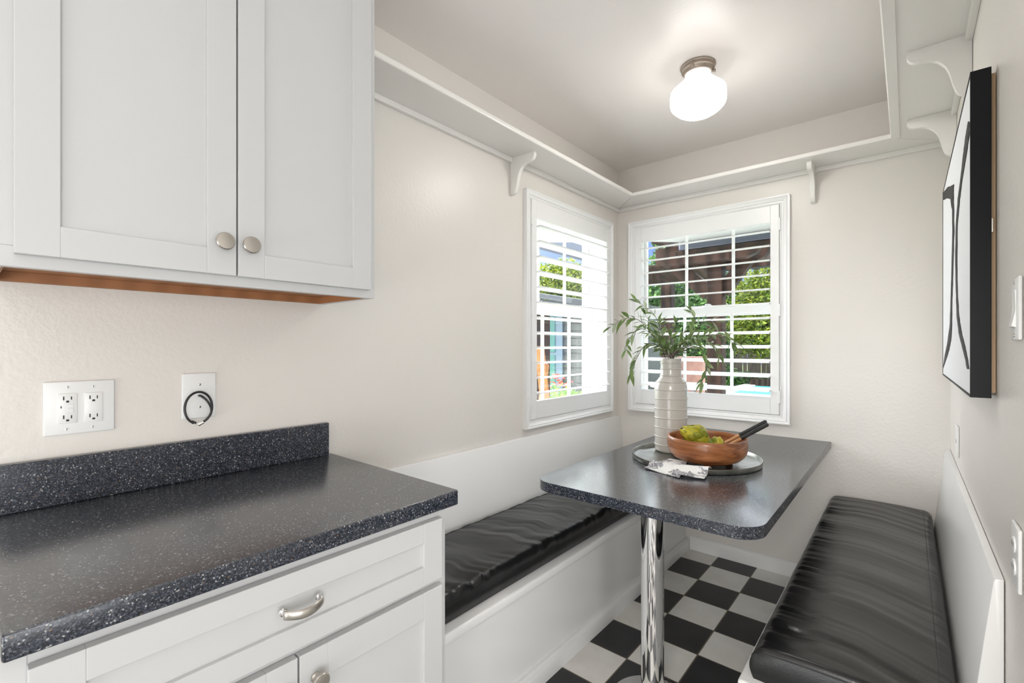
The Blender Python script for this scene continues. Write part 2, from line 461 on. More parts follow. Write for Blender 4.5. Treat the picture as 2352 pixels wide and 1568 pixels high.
# ------------------------------------------------------------------ windows
def window(name, wall):
    """sash window set deep in the wall; u runs along the wall, d outward"""
    if wall == 'left':
        U0, U1 = WY0, WY1
        def bx(bm, u0, u1, d0, d1, z0, z1, bev=0): box(bm, XL-d1, XL-d0, u0, u1, z0, z1, bev)
    else:
        U0, U1 = BX0, BX1
        def bx(bm, u0, u1, d0, d1, z0, z1, bev=0): box(bm, u0, u1, D+d0, D+d1, z0, z1, bev)
    Z0, Z1 = WZ0, WZ1
    bm = BM()
    L = .012
    bx(bm, U0, U0+L, .012, .2, Z0, Z1); bx(bm, U1-L, U1, .012, .2, Z0, Z1)
    bx(bm, U0+L, U1-L, .012, .2, Z1-L, Z1); bx(bm, U0+L, U1-L, .012, .2, Z0, Z0+L)
    root = struct(name, bm, M_shut)
    a0, a1, zm = U0+L, U1-L, 1.515
    def sash(nm, d0, d1, z0, z1, top, bot):
        bm = BM(); s = .018
        bx(bm, a0, a0+s, d0, d1, z0, z1, .002); bx(bm, a1-s, a1, d0, d1, z0, z1, .002)
        bx(bm, a0+s, a1-s, d0, d1, z1-top, z1, .002); bx(bm, a0+s, a1-s, d0, d1, z0, z0+bot, .002)
        f = obj(nm, bm, M_shut, root)
        for i in (1, 2):
            uc = a0 + (a1-a0)*i/3
            bm = BM(); bx(bm, uc-.0085, uc+.0085, d0+.006, d1-.006, z0+bot, z1-top, .002); obj('muntin', bm, M_shut, f)
        bm = BM(); dm = (d0+d1)/2; bx(bm, a0+s, a1-s, dm-.002, dm+.002, z0+bot, z1-top); obj('glass_pane', bm, M_pane, f)
    sash('upper_sash', .140, .168, zm-.018, Z1-L, .03, .036)
    sash('lower_sash', .105, .133, Z0+L, zm+.042, .052, .045)
    bm = BM(); um = a0+(a1-a0)*(.82 if wall == 'left' else .5)
    bx(bm, um-.03, um+.03, .10, .14, zm+.042, zm+.052, .003); bx(bm, um-.008, um+.02, .085, .125, zm+.05, zm+.06, .003)
    obj('sash_lock', bm, M_shut, root)
window('window_1', 'left'); window('window_2', 'back')

# ------------------------------------------------------------------ plantation shutters
def shutter(label, wall, tilt):
    P = .022
    if wall == 'left':
        u0, u1, cl, cr_ = 2.007, 2.886, .052, .031; zt, zb, ct, cb = 2.106, .898, .043, .045
        Pt = lambda u, p, z: (XL+p, u, z)
        org = (XL, (u0+u1)/2, zb-cb)
    else:
        u0, u1, cl, cr_ = -1.441, -.558, .048, .053; zt, zb, ct, cb = 2.112, .906, .048, .049
        Pt = lambda u, p, z: (u, D-p, z)
        org = ((u0+u1)/2, D, zb-cb)
    def bx(bm, a, b, p0, p1, z0, z1, bev=0.0):
        A = Pt(a, p0, z0); B = Pt(b, p1, z1)
        box(bm, min(A[0], B[0]), max(A[0], B[0]), min(A[1], B[1]), max(A[1], B[1]), z0, z1, bev)
    root = thing('plantation_shutter', label, 'shutter', org, 'white plantation shutters')
    prof = [(0, .0), (0, .010), (.16, .016), (.22, .013), (.34, .013), (.42, .020), (.66, .024), (.74, .021), (.86, .026), (1.0, .026), (1.0, 0)]
    bm = BM(); rows = []
    for t, p in prof:
        rows.append([bm.verts.new(Pt(*q)) for q in ((u0-cl*t, p, zb-cb*t), (u1+cr_*t, p, zb-cb*t), (u1+cr_*t, p, zt+ct*t), (u0-cl*t, p, zt+ct*t))])
    for A, B in zip(rows, rows[1:]):
        for i in range(4):
            j = (i+1) % 4; bm.faces.new((A[i], A[j], B[j], B[i]))
    for i in range(4):
        j = (i+1) % 4; bm.faces.new((rows[-1][i], rows[-1][j], rows[0][j], rows[0][i]))
    obj('casing', bm, M_shut, root)
    g = .002; sw = .044
    a0, a1, z0, z1 = u0+g, u1-g, zb+g, zt-g
    for a, b in ((a0, a0+sw), (a1-sw, a1)):
        bm = BM(); bx(bm, a, b, -.010, .0185, z0, z1, .0015); obj('stile', bm, M_shut, root)
    for (c, d_) in ((z0, z0+.098), (z1-.096, z1)):
        bm = BM(); bx(bm, a0+sw+.0006, a1-sw-.0006, -.009, .0178, c, d_, .0015)
        zz = d_ if c == z0 else c
        obj('rail', bm, M_shut, root)
    lz = z1-.096
    n = 12; pitch = .0838; top = lz-.046
    for i in range(n):
        zc = top - i*pitch
        bm = BM(); sec = []
        for k in range(16):
            t = 2*PI*k/16
            p, h = .0445*math.cos(t), .0056*math.sin(t)
            ta = math.radians(tilt if i < 7 else tilt*1.4)
            sec.append((.002+p*math.cos(ta)-h*math.sin(ta), zc+p*math.sin(ta)+h*math.cos(ta)))
        A = [bm.verts.new(Pt(a0+sw+.002, p, z)) for p, z in sec]; B = [bm.verts.new(Pt(a1-sw-.002, p, z)) for p, z in sec]
        bm.faces.new(A[::-1]); bm.faces.new(B)
        for k in range(16):
            j = (k+1) % 16; bm.faces.new((A[k], A[j], B[j], B[k]))
        obj('louver', bm, M_shut, root, smooth=40)
    hu = u0 if wall == 'left' else u1
    for zc in (1.999, 1.507, 1.010):
        bm = BM(); bx(bm, hu-.006, hu+.006, .010, .0235, zc-.036, zc+.036, .002); obj('hinge', bm, M_shut, root)
shutter('white plantation shutter on the left wall, to the left of the corner', 'left', 3.5)
shutter('white plantation shutter on the back wall, behind the vase', 'back', -8)

# ------------------------------------------------------------------ plate shelf round the top of the nook
ZS, TS, WS = 2.277, .024, .213
def bracket_poly():
    return [(0, 0), (.155, 0), (.1575, .012), (.156, .024), (.150, .035), (.139, .042), (.126, .045), (.110, .0455), (.096, .048), (.082, .055),
            (.070, .067), (.061, .083), (.054, .102), (.049, .122), (.045, .143), (.040, .163), (.033, .178), (.022, .187), (.010, .190), (0, .190)]
def shelf_board(poly):
    bm = BM(); prism(bm, poly, 'z', ZS, ZS+TS, .006, 3); return bm
# left
e = .0005
r = thing('plate_shelf', 'long cream plate shelf high on the left wall, running from the cabinet to the corner', 'shelf', (XL, 1.9, ZS), 'plate shelf under the ceiling')
obj('board', shelf_board([(XL, .833), (XL+WS, .833), (XL+WS, D-WS), (XL, D)]), M_trim, r)
bm = BM(); box(bm, XL, XL+.018, .833, D, ZS-.024, ZS, .002); obj('cleat', bm, M_trim, r)
bm = BM(); prism(bm, [(XL+.0005+a, ZS-b) for a, b in bracket_poly()], 'y', 1.845, 1.867, .002); obj('bracket', bm, M_trim, r, smooth=30)
# back
r = thing('plate_shelf', 'cream plate shelf across the back wall above the window', 'shelf', (-.7, D, ZS), 'plate shelf under the ceiling')
XRS = XR-.216
obj('board', shelf_board([(XL, D), (XL+WS, D-WS), (XRS, D-WS), (XR, D)]), M_trim, r)
bm = BM(); box(bm, XL+.018, XR-.018, D-.018, D, ZS-.024, ZS, .002); obj('cleat', bm, M_trim, r)
bm = BM(); prism(bm, [(D-.0005-a, ZS-b) for a, b in bracket_poly()], 'x', -.407, -.384, .002); obj('bracket', bm, M_trim, r, smooth=30)
# right
r = thing('plate_shelf', 'cream plate shelf along the right wall with two scrolled brackets', 'shelf', (XR, 2.0, ZS), 'plate shelf under the ceiling')
obj('board', shelf_board([(XR, D), (XRS, D-WS), (XRS, 1.0), (XR, 1.0)]), M_trim, r)
bm = BM(); box(bm, XR-.018, XR, 1.0, D-.018, ZS-.024, ZS, .002); obj('cleat', bm, M_trim, r)
bm = BM(); box(bm, XRS+.003, XRS+.034, 1.0, D-WS+.003, ZS-.006, ZS, .0015); obj('edge_strip', bm, M_trim, r)
for y in (2.033, 2.641, 1.425):
    bm = BM(); prism(bm, [(XR-.0005-a, ZS-b) for a, b in bracket_poly()], 'y', y, y+.022, .002); obj('bracket', bm, M_trim, r, smooth=30)

# ------------------------------------------------------------------ ceiling lamp
LC = (-.712, 2.120, ZC)
r = thing('ceiling_lamp', 'lit white schoolhouse globe lamp on the ceiling', 'lamp', LC)
bm = BM(); lathe(bm, [(0, 0), (.0725, 0), (.0745, -.004), (.0715, -.008), (.067, -.010), (.067, -.014), (.0695, -.016), (.0695, -.020), (.0635, -.023), (.060, -.031), (.0585, -.037), (.0, -.037)], LC, 56)
obj('canopy', bm, M_oldmetal, r, smooth=40)
bm = BM()
gp = [(.0530, -.030), (.0540, -.037), (.0545, -.044), (.0565, -.051), (.0625, -.061), (.075, -.074), (.090, -.0885), (.104, -.101), (.1115, -.108), (.1155, -.114), (.1170, -.122),
      (.1170, -.158), (.1160, -.169), (.1115, -.178), (.101, -.189), (.088, -.200), (.085, -.2005), (.073, -.209), (.070, -.2093), (.055, -.217), (.052, -.2173), (.035, -.222), (.032, -.2223), (.0, -.225)]
lathe(bm, gp, LC, 64); obj('globe', bm, M_globe, r, smooth=50)
for k, a in enumerate((.5, 2.6, 4.69)):
    bm = BM(); d = Vector((math.cos(a), math.sin(a), 0)); c = Vector(LC)+d*.057+Vector((0, 0, -.0285))
    disc(bm, c, d, .0045, .012, 12); disc(bm, c+d*.012, d, .0075, .005, 12, .001)
    obj('thumb_screw', bm, M_oldmetal, r, smooth=40)

# ------------------------------------------------------------------ wall cabinet
CY0, CY1 = .030, .831
CXF = -1.264
r = thing('wall_cabinet', 'white wall cabinet with two shaker doors above the counter', 'cabinet', (XL, .43, 1.448))
bm = BM()
t = .018
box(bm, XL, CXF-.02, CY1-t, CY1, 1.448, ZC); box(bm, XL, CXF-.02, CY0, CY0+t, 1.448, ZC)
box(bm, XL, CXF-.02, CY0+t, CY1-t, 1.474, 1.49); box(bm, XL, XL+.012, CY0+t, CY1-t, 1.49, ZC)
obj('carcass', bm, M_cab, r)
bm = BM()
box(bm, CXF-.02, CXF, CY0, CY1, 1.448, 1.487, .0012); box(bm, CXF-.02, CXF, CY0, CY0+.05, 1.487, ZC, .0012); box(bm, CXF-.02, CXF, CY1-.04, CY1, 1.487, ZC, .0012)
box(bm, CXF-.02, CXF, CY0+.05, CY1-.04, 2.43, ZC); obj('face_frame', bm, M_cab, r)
bm = BM()
box(bm, XL+.016, CXF-.0215, CY0+t+.003, CY1-t-.003, 1.4705, 1.4735)
box(bm, XL+.001, XL+.016, CY0+t+.001, CY1-t-.003, 1.4485, 1.4735)
box(bm, XL+.016, CXF-.0215, CY1-t-.003, CY1-t-.0006, 1.4485, 1.4735)
box(bm, XL+.016, CXF-.0215, CY0+t+.0006, CY0+t+.003, 1.4485, 1.4735)
obj('underside_lining', bm, M_maple, r, label='bare maple underside')
def shaker(nm, parent, xf, y0, y1, z0, z1, sl, rl, rec=.010, th=.02, sr=None, rb=None):
    """shaker front facing +x with its back at xf"""
    sr = sr or sl; rb = rb or rl
    bm = BM()
    X0, X1 = xf+.0008, xf+th
    box(bm, X0, X1, y0, y0+sl, z0, z1, .0014); box(bm, X0, X1, y1-sr, y1, z0, z1, .0014)
    box(bm, X0, X1, y0+sl-.0004, y1-sr+.0004, z0, z0+rb, .0014); box(bm, X0, X1, y0+sl-.0004, y1-sr+.0004, z1-rl, z1, .0014)
    f = obj(nm, bm, M_cab, parent)
    bm = BM(); box(bm, X0+.001, X1-rec, y0+sl, y1-sr, z0+rb, z1-rl); obj('panel', bm, M_cab, f)
    return f
def knob(parent, x, y, z, R=.0205):
    bm = BM()
    prof = [(0, 0), (.0095, 0), (.0095, .003), (.0065, .006), (.0062, .012), (.0085, .016), (R*.85, .0185), (R, .0225), (R*.985, .0265), (R*.9, .0285), (0, .0305)]
    lathe(bm, prof, (0, 0, 0), 40)
    for v in bm.verts: v.co = Vector((x+v.co.z, y+v.co.x, z+v.co.y))
    return obj('knob', bm, M_nickel, parent, smooth=35)
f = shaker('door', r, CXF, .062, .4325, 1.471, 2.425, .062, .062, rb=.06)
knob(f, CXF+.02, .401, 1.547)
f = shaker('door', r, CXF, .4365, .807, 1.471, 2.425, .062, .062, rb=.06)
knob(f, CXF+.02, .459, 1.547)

# ------------------------------------------------------------------ base cabinet
r = thing('base_cabinet', 'white base cabinet with a drawer over two doors', 'cabinet', (-1.2, .43, 0))
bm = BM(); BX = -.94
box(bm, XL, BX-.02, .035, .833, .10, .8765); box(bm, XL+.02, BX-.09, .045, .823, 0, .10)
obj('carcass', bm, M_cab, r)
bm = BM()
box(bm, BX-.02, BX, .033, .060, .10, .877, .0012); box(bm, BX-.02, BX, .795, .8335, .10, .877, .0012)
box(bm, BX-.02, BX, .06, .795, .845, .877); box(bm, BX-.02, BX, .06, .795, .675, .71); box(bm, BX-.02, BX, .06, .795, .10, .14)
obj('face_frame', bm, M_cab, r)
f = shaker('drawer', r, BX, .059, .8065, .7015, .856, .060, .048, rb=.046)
bm = BM(); ph = []
for i in range(17):
    s_ = i/16; y = .397+.079*s_
    b_ = math.sin(PI*s_)
    ph.append((BX+.02+.014+.016*b_**.8, y, .786-.003*b_))
P_, T_, N_ = frames(ph); rings = []
for i, p in enumerate(P_):
    wz = .0080+.0014*math.sin(PI*i/16); wx = .0036
    rings.append([bm.verts.new(p+Vector((wx*math.cos(a), 0, wz*math.sin(a)))) for a in [2*PI*k/12 for k in range(12)]])
for A, B in zip(rings, rings[1:]):
    for k in range(12): bm.faces.new((A[k], A[(k+1) % 12], B[(k+1) % 12], B[k]))
bm.faces.new(rings[0][::-1]); bm.faces.new(rings[-1])
h = obj('pull_handle', bm, M_nickel, f, smooth=50)
for y in (.401, .472):
    bm = BM(); disc(bm, (BX+.0205, y, .788), (1, 0, 0), .0085, .004, 20, .0012); disc(bm, (BX+.0245, y, .788), (1, 0, 0), .0055, .009, 16)
    lathe_ = None
    obj('handle_post', bm, M_chrome, h if False else f, smooth=35)
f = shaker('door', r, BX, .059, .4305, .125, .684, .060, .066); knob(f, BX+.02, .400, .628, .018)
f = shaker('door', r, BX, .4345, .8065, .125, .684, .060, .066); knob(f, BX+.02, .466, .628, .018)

# ------------------------------------------------------------------ countertop
r = thing('countertop', 'dark speckled quartz countertop with backsplash on the base cabinet', 'countertop', (-1.25, .44, .878))
bm = BM(); box(bm, XL, -.914, .034, .858, .878, .918, .0045, 3); obj('slab', bm, M_quartz, r, smooth=30)
bm = BM(); box(bm, XL, XL+.02, .034, .840, .9182, 1.031, .002); obj('backsplash', bm, M_quartz, r)

# ------------------------------------------------------------------ outlets on the left wall
r = thing('wall_outlet', 'white double gang outlet plate with two receptacles above the backsplash', 'outlet', (XL, .19, 1.08))
bm = BM(); box(bm, XL+.0005, XL+.0065, .126, .258, 1.084, 1.214, .0028, 3); obj('cover_plate', bm, M_plastic, r, smooth=40)
def receptacle(parent, yc, zc, gfci):
    bm = BM(); box(bm, XL+.0055, XL+.0085, yc-.0175, yc+.0175, zc-.037, zc+.037, .0012); f = obj('receptacle', bm, M_plastic, parent, smooth=40)
    x = XL+.0085
    for s_ in (1, -1):
        bm = BM(); zz = zc+s_*.023
        box(bm, x-.0006, x+.0003, yc-.0082, yc-.0058, zz-.0025, zz+.0065); box(bm, x-.0006, x+.0003, yc+.0058, yc+.0080, zz-.002, zz+.0058)
        prism(bm, [(yc-.0028, zz-.0055), (yc-.0028, zz-.0085), (yc+.0028, zz-.0085), (yc+.0028, zz-.0055), (yc+.0018, zz-.0038), (yc-.0018, zz-.0038)], 'x', x-.0006, x+.0003)
        obj('slots', bm, M_slot, f)
    if gfci:
        for dz in (.0065, -.006):
            bm = BM(); box(bm, x-.0002, x+.0011, yc-.0035+.003, yc+.0115-.0005, zc+dz-.005, zc+dz+.0042, .0008); obj('button', bm, M_plastic, f)
        bm = BM(); box(bm, x-.0006, x+.0003, yc-.0125, yc-.0105, zc+.001, zc+.0065); obj('indicator', bm, M_slot, f)
receptacle(r, .1685, 1.148, True); receptacle(r, .2165, 1.147, False)
for y, z in ((.169, 1.2), (.2165, 1.199), (.167, 1.097), (.215, 1.097)):
    bm = BM(); disc(bm, (XL+.0062, y, z), (1, 0, 0), .0036, .0012, 16, .0005); s_ = obj('screw', bm, M_plastic, r, smooth=40)
    bm = BM(); box(bm, XL+.0071, XL+.00752, y-.0005, y+.0005, z-.003, z+.003); obj('screw_slot', bm, M_slot, s_)
r = thing('cable_plate', 'white blank wall plate behind the black coiled cable', 'wall plate', (XL, .448, 1.09))
bm = BM(); box(bm, XL+.0005, XL+.0065, .405, .491, 1.092, 1.222, .0028, 3); obj('cover_plate', bm, M_plastic, r, smooth=40)
for z in (1.189, 1.124):
    bm = BM(); disc(bm, (XL+.0062, .449, z), (1, 0, 0), .0034, .0012, 16, .0005); s_ = obj('screw', bm, M_nickel, r, smooth=40)
    bm = BM(); box(bm, XL+.0071, XL+.00752, .4485, .4495, z-.0028, z+.0028); obj('screw_slot', bm, M_slot, s_)
r = thing('coaxial_cable', 'short black coaxial cable coiled in a loop on the wall plate', 'cable', (XL+.01, .445, 1.157))
pts = [(XL+.006, .447, 1.157), (XL+.020, .450, 1.155), (XL+.030, .460, 1.143), (XL+.031, .470, 1.122), (XL+.029, .470, 1.103), (XL+.026, .459, 1.087)]
for i in range(0, 15):
    a = math.radians(-60 - i*24 + 0)
    a = math.radians(-75 + i*23.0)
    pts.append((XL+.022+.0006*i, .4405+.0345*math.cos(a)*(1 if i < 15 else 1), 1.1235+.0455*math.sin(a)))
pts = pts[:6] + pts[6:][:15]
pts.append((XL+.030, .423, 1.0875)); pts.append((XL+.032, .433, 1.081))
bm = BM(); tube(bm, smooth_path(pts, 6), .0031, 10); obj('cable', bm, M_cable, r, smooth=True)
bm = BM(); a, b = Vector((XL+.033, .450, 1.082)), Vector((XL+.034, .436, 1.0765))
tube(bm, [a, a+(b-a)*.55], .0044, 6); tube(bm, [a+(b-a)*.5, b], .0050, 6); tube(bm, [b, b+(b-a).normalized()*.004], .0012, 6)
obj('connector', bm, M_chrome, r, label='chrome plug end')

# ------------------------------------------------------------------ banquette benches
def bench(label, side):
    if side == 'L':
        X = lambda p: XL+p; y0 = .834
    else:
        X = lambda p: XR-p; y0 = 1.335
    sgn = 1 if side == 'L' else -1
    y1 = D-.0012
    r = thing('banquette_bench', label, 'bench', (X(.25), (y0+y1)/2, 0), 'built-in breakfast nook benches')
    def bx(bm, p0, p1, ya, yb, z0, z1, bev=0, seg=2):
        a, b = sorted((X(p0), X(p1))); box(bm, a, b, ya, yb, z0, z1, bev, seg)
    bm = BM(); bx(bm, .0015, .483, y0, y1, 0, .392); obj('seat_box', bm, M_bench, r)
    bm = BM(); bx(bm, .02, .502, y0, y1, .380 if side == 'L' else .372, .4145, .010, 4); obj('seat_board', bm, M_bench, r, smooth=40)
    bm = BM()
    prism(bm, [(X(.483), 0), (X(.510), 0), (X(.510), .050), (X(.506), .058), (X(.498), .062), (X(.494), .068), (X(.483), .070)], 'y', y0, y1); obj('baseboard', bm, M_bench, r, smooth=30)
    yb = y0 if side == 'L' else 1.402
    bm = BM()
    prism(bm, [(X(.0015), .4147), (X(.060), .4147), (X(.0175), .806), (X(.0155), .811), (X(.012), .8125), (X(.0015), .8125)], 'y', yb, y1, .002); obj('back_panel', bm, M_bench, r, smooth=30)
    return r
bench('white banquette bench against the left wall beside the base cabinet', 'L')
bench('white banquette bench against the right wall', 'R')

_VN = [random.Random(99).uniform(-1, 1) for _ in range(4096)]
_vr = random.Random(77); _VN = [_vr.uniform(-1, 1) for _ in range(4096)]
def vnoise(t, seed):
    t = t + 200 + seed*37.3; i = int(math.floor(t)); f = t-i; f = f*f*(3-2*f)
    return _VN[(i*7+int(seed*13)) % 4096]*(1-f) + _VN[((i+1)*7+int(seed*13)) % 4096]*f
def noise1(y, seed):
    return vnoise(y*22, seed)*.9+vnoise(y*47, seed+3)*.6+vnoise(y*90, seed+5)*.25
def cushion(label, x0, x1, y0, y1, z0, z1, front, ox):
    """front=+1: front edge at x1 (left bench); -1: front edge at x0"""
    r = thing('bench_cushion', label, 'cushion', ((x0+x1)/2, (y0+y1)/2, z0), 'black leather bench cushions')
    W, Hh = x1-x0, z1-z0
    # cross-section from the bottom front, up the front, over the top, down the back
    sec = []
    nf, ntp = 9, 40
    rad = .024
    for i in range(nf): sec.append(('f', i/(nf-1)))
    for i in range(1, ntp): sec.append(('t', i/ntp))
    for i in range(nf): sec.append(('b', i/(nf-1)))
    ny = 300
    bm = BM(); rows = []
    for j in range(ny+1):
        y = y0+(y1-y0)*j/ny
        endd = min(y-y0, y1-y)
        row = []
        for kind, t in sec:
            if kind == 't': u, zz = t, 1.0
            elif kind == 'f': u, zz = 0.0, t
            else: u, zz = 1.0, 1-t
            # soften: rounded shoulders
            d = u*W
            dome = .010*math.sin(PI*u)**.6 if 0 < u < 1 else 0
            zt = Hh - .0
            if kind == 't':
                z = Hh
                for dd in (d, W-d):
                    if dd < rad: z -= rad - math.sqrt(max(rad*rad-(rad-dd)**2, 0))
                er = .014
                if endd < er: z -= er - math.sqrt(max(er*er-(er-endd)**2, 0))
                z += dome - .006
                px = d
            else:
                z = zz*(Hh-rad)
                px = d + (-1 if kind == 'f' else 1)*(.012 if kind == 'f' else .003)*math.sin(PI*min(zz*.9+.05, 1))
            # wrinkles running from the front edge back, curving
            if kind == 't' or kind == 'f':
                du = d if kind == 't' else 0
                ys = y + .10*du + .5*du*du
                amp = .0058*math.exp(-du/.085) + .0026*math.exp(-(W-du)/.09) + .0013
                n = noise1(ys+.02*vnoise(du*14, ox+8), ox)
                env = .55+.55*vnoise(ys*5, ox+6)+.35*vnoise(du*9+ys*3, ox+7)
                big = .0028*math.sin(ys*26+ox)*math.exp(-((ys-(1.42 if front > 0 else 2.0))/.45)**2)*math.sin(PI*min(max(u*.9+.05, 0), 1))
                fade = min(1, endd/.05)
                if kind == 't': z += (amp*n*env+big)*fade
                else:
                    z += .0035*noise1(ys, ox)*env*fade*zz**3
                    px += .0009*noise1(ys*.5, ox+4)*math.sin(PI*zz)*fade
            xx = (x1-px) if front > 0 else (x0+px)
            row.append(bm.verts.new((xx, y, z0+z)))
        rows.append(row)
    for A, B in zip(rows, rows[1:]):
        for k in range(len(A)-1): bm.faces.new((A[k], A[k+1], B[k+1], B[k]))
        bm.faces.new((A[-1], A[0], B[0], B[-1]))
    bm.faces.new(rows[0]); bm.faces.new(rows[-1][::-1])
    seam_pts = [v.co.copy() for v in (row[nf+ntp-4] for row in rows)]
    end_pts = [v.co.copy() for v in rows[0][nf-2:nf+ntp+1]]
    o = obj('cover', bm, M_leather, r, smooth=60)
    bm = BM(); tube(bm, [p+Vector((0, 0, .0002)) for p in seam_pts[2:-2]], .0011, 5); obj('seam', bm, M_seam, r, smooth=True)
    bm = BM(); tube(bm, [p+Vector((0, -.0004, -.0004)) for p in end_pts], .0016, 6); obj('piping', bm, M_seam, r, smooth=True)
    return r
cushion('long black leather cushion on the left bench', -1.513, -1.124, .846, 3.02, .4155, .508, 1, 1.3)
cushion('long black leather cushion on the right bench', -.312, .088, 1.366, 3.024, .4155, .508, -1, 4.2)

# ------------------------------------------------------------------ table
r = thing('dining_table', 'dark speckled quartz table with rounded corners on one chrome leg', 'table', (-.715, 2.2, 0))
def rounded(x0, x1, y0, y1, R, n=14):
    p = [(x1, y1), (x0, y1)]
    for i in range(n+1):
        a = PI + (PI/2)*i/n; p.append((x0+R+R*math.cos(a), y0+R+R*math.sin(a)))
    for i in range(n+1):
        a = 1.5*PI + (PI/2)*i/n; p.append((x1-R+R*math.cos(a), y0+R+R*math.sin(a)))
    return p
bm = BM(); prism(bm, rounded(-1.115, -.314, 1.432, D-.001, .085), 'z', .748, .785, .0035, 3); obj('tabletop', bm, M_quartz2, r, smooth=30)
bm = BM(); lathe(bm, [(0, 0), (.150, 0), (.152, .004), (.148, .010), (.06, .022), (.041, .028), (.040, .036), (.040, .738), (0, .738)], (-.702, 1.612, 0), 64); obj('leg', bm, M_chrome, r, smooth=40)
bm = BM(); disc(bm, (-.702, 1.612, .738), (0, 0, 1), .095, .0095, 40, .002); obj('mounting_flange', bm, M_chrome, r, smooth=40)

# ------------------------------------------------------------------ things on the table
ZT = .7852
TCX, TCY = -.744, 2.170
bm = BM(); lathe(bm, [(0, 0), (.272, 0), (.275, .002), (.277, .020), (.2765, .0222), (.2735, .0222), (.272, .020), (.268, .0045), (.262, .0035), (0, .0035)], (TCX, TCY, ZT), 96)
tag(obj('round_tray', bm, M_zinc, origin=(TCX, TCY, ZT), smooth=35), 'round galvanised metal tray in the middle of the table', 'tray')
VC = (-.885, 2.248, ZT+.0037)
r = thing('ribbed_vase', 'tall cream ceramic bottle vase with thin raised rings on the tray', 'vase', VC)
body = [(0, 0), (.066, 0), (.0715, .004), (.0745, .012), (.0755, .03), (.0755, .30), (.0745, .318), (.0715, .332), (.066, .343), (.058, .354), (.0515, .363), (.0485, .374), (.0480, .40), (.0485, .444), (.0490, .4505), (.0475, .4525), (.045, .4505),
        (.0445, .44), (.0445, .38), (.055, .345), (.068, .32), (.070, .29), (.070, .02), (0, .012)]
bm = BM(); lathe(bm, body, VC, 72); obj('body', bm, M_vase, r, smooth=50)
def rad_at(z):
    for (a, za), (b, zb) in zip(body[2:16], body[3:17]):
        if za <= z <= zb: return a+(b-a)*(z-za)/max(zb-za, 1e-6)
    return .0755
for i, z in enumerate((.036, .076, .119, .166, .209, .258, .302, .338, .370, .401, .431)):
    bm = BM(); R_ = rad_at(z)+.0004
    ph = random.random()*6; ring = []
    for k in range(72):
        a = 2*PI*k/72; ring.append((VC[0]+R_*math.cos(a), VC[1]+R_*math.sin(a), VC[2]+z+.0012*math.sin(a+ph)+.0005*math.sin(3*a+ph*2)))
    tube(bm, ring, .0031, 8, closed=True); obj('ring', bm, M_vase, r, smooth=True)

# leafy branches standing in the vase
BR = [
 ('leafy green branch arching farthest to the left out of the vase', [(-.886, 2.247, 1.226), (-.922, 2.19, 1.311), (-.946, 2.13, 1.38), (-.965, 2.075, 1.42), (-.984, 2.032, 1.431), (-1.009, 1.985, 1.426), (-1.04, 1.933, 1.39)]),
 ('leafy branch curling over left with its tip hanging before the shutter casing', [(-.886, 2.247, 1.226), (-.951, 2.218, 1.337), (-1.002, 2.214, 1.383), (-1.041, 2.208, 1.384), (-1.074, 2.193, 1.342), (-1.089, 2.18, 1.285)]),
 ('lowest left branch, drooping beside the neck of the vase', [(-.891, 2.243, 1.226), (-.922, 2.164, 1.307), (-.942, 2.082, 1.304), (-.949, 2.023, 1.26), (-.956, 1.991, 1.215), (-.96, 1.974, 1.179)]),
 ('tallest branch, rising up and left out of the vase', [(-.886, 2.247, 1.226), (-.924, 2.241, 1.354), (-.952, 2.23, 1.441), (-.988, 2.213, 1.489), (-1.037, 2.185, 1.525)]),
 ('short upright branch in the centre of the vase', [(-.881, 2.251, 1.226), (-.878, 2.227, 1.3), (-.866, 2.212, 1.363), (-.844, 2.204, 1.41)]),
 ('upright branch right of centre with a leafy tip', [(-.878, 2.254, 1.226), (-.841, 2.311, 1.311), (-.822, 2.366, 1.372), (-.816, 2.398, 1.426), (-.835, 2.395, 1.475)]),
 ('leafy branch arching farthest to the right out of the vase', [(-.87, 2.261, 1.226), (-.817, 2.279, 1.321), (-.759, 2.289, 1.405), (-.704, 2.296, 1.418), (-.658, 2.309, 1.376), (-.625, 2.324, 1.319)]),
 ('branch reaching right behind the drooping one', [(-.87, 2.261, 1.226), (-.819, 2.343, 1.307), (-.779, 2.429, 1.329), (-.752, 2.492, 1.3), (-.736, 2.532, 1.24)]),
 ('branch drooping low to the right of the vase neck', [(-.87, 2.261, 1.226), (-.798, 2.256, 1.29), (-.742, 2.238, 1.29), (-.707, 2.215, 1.234), (-.7, 2.195, 1.179), (-.712, 2.172, 1.14)]),
 ('short branch leaning right in front of the arching one', [(-.881, 2.251, 1.226), (-.828, 2.217, 1.3), (-.777, 2.195, 1.335), (-.729, 2.183, 1.34)]),
 ('short branch leaning toward the room above the vase mouth', [(-.886, 2.247, 1.226), (-.891, 2.151, 1.3), (-.883, 2.092, 1.355), (-.865, 2.068, 1.406)]),
 ('leafy branch reaching level to the right above the drooping one', [(-0.87, 2.261, 1.226), (-0.787, 2.295, 1.328), (-0.721, 2.325, 1.357), (-0.674, 2.352, 1.344)]),
 ('short leafy branch leaning right behind the vase mouth', [(-0.878, 2.254, 1.226), (-0.87, 2.317, 1.322), (-0.852, 2.371, 1.395)]),
 ('leafy branch leaning left behind the tallest one', [(-0.889, 2.244, 1.226), (-0.939, 2.258, 1.315), (-0.989, 2.268, 1.4), (-1.025, 2.264, 1.463)]),
 ('short bushy branch in front, just left of the vase mouth', [(-0.889, 2.244, 1.226), (-0.889, 2.157, 1.29), (-0.894, 2.1, 1.341)]),
]
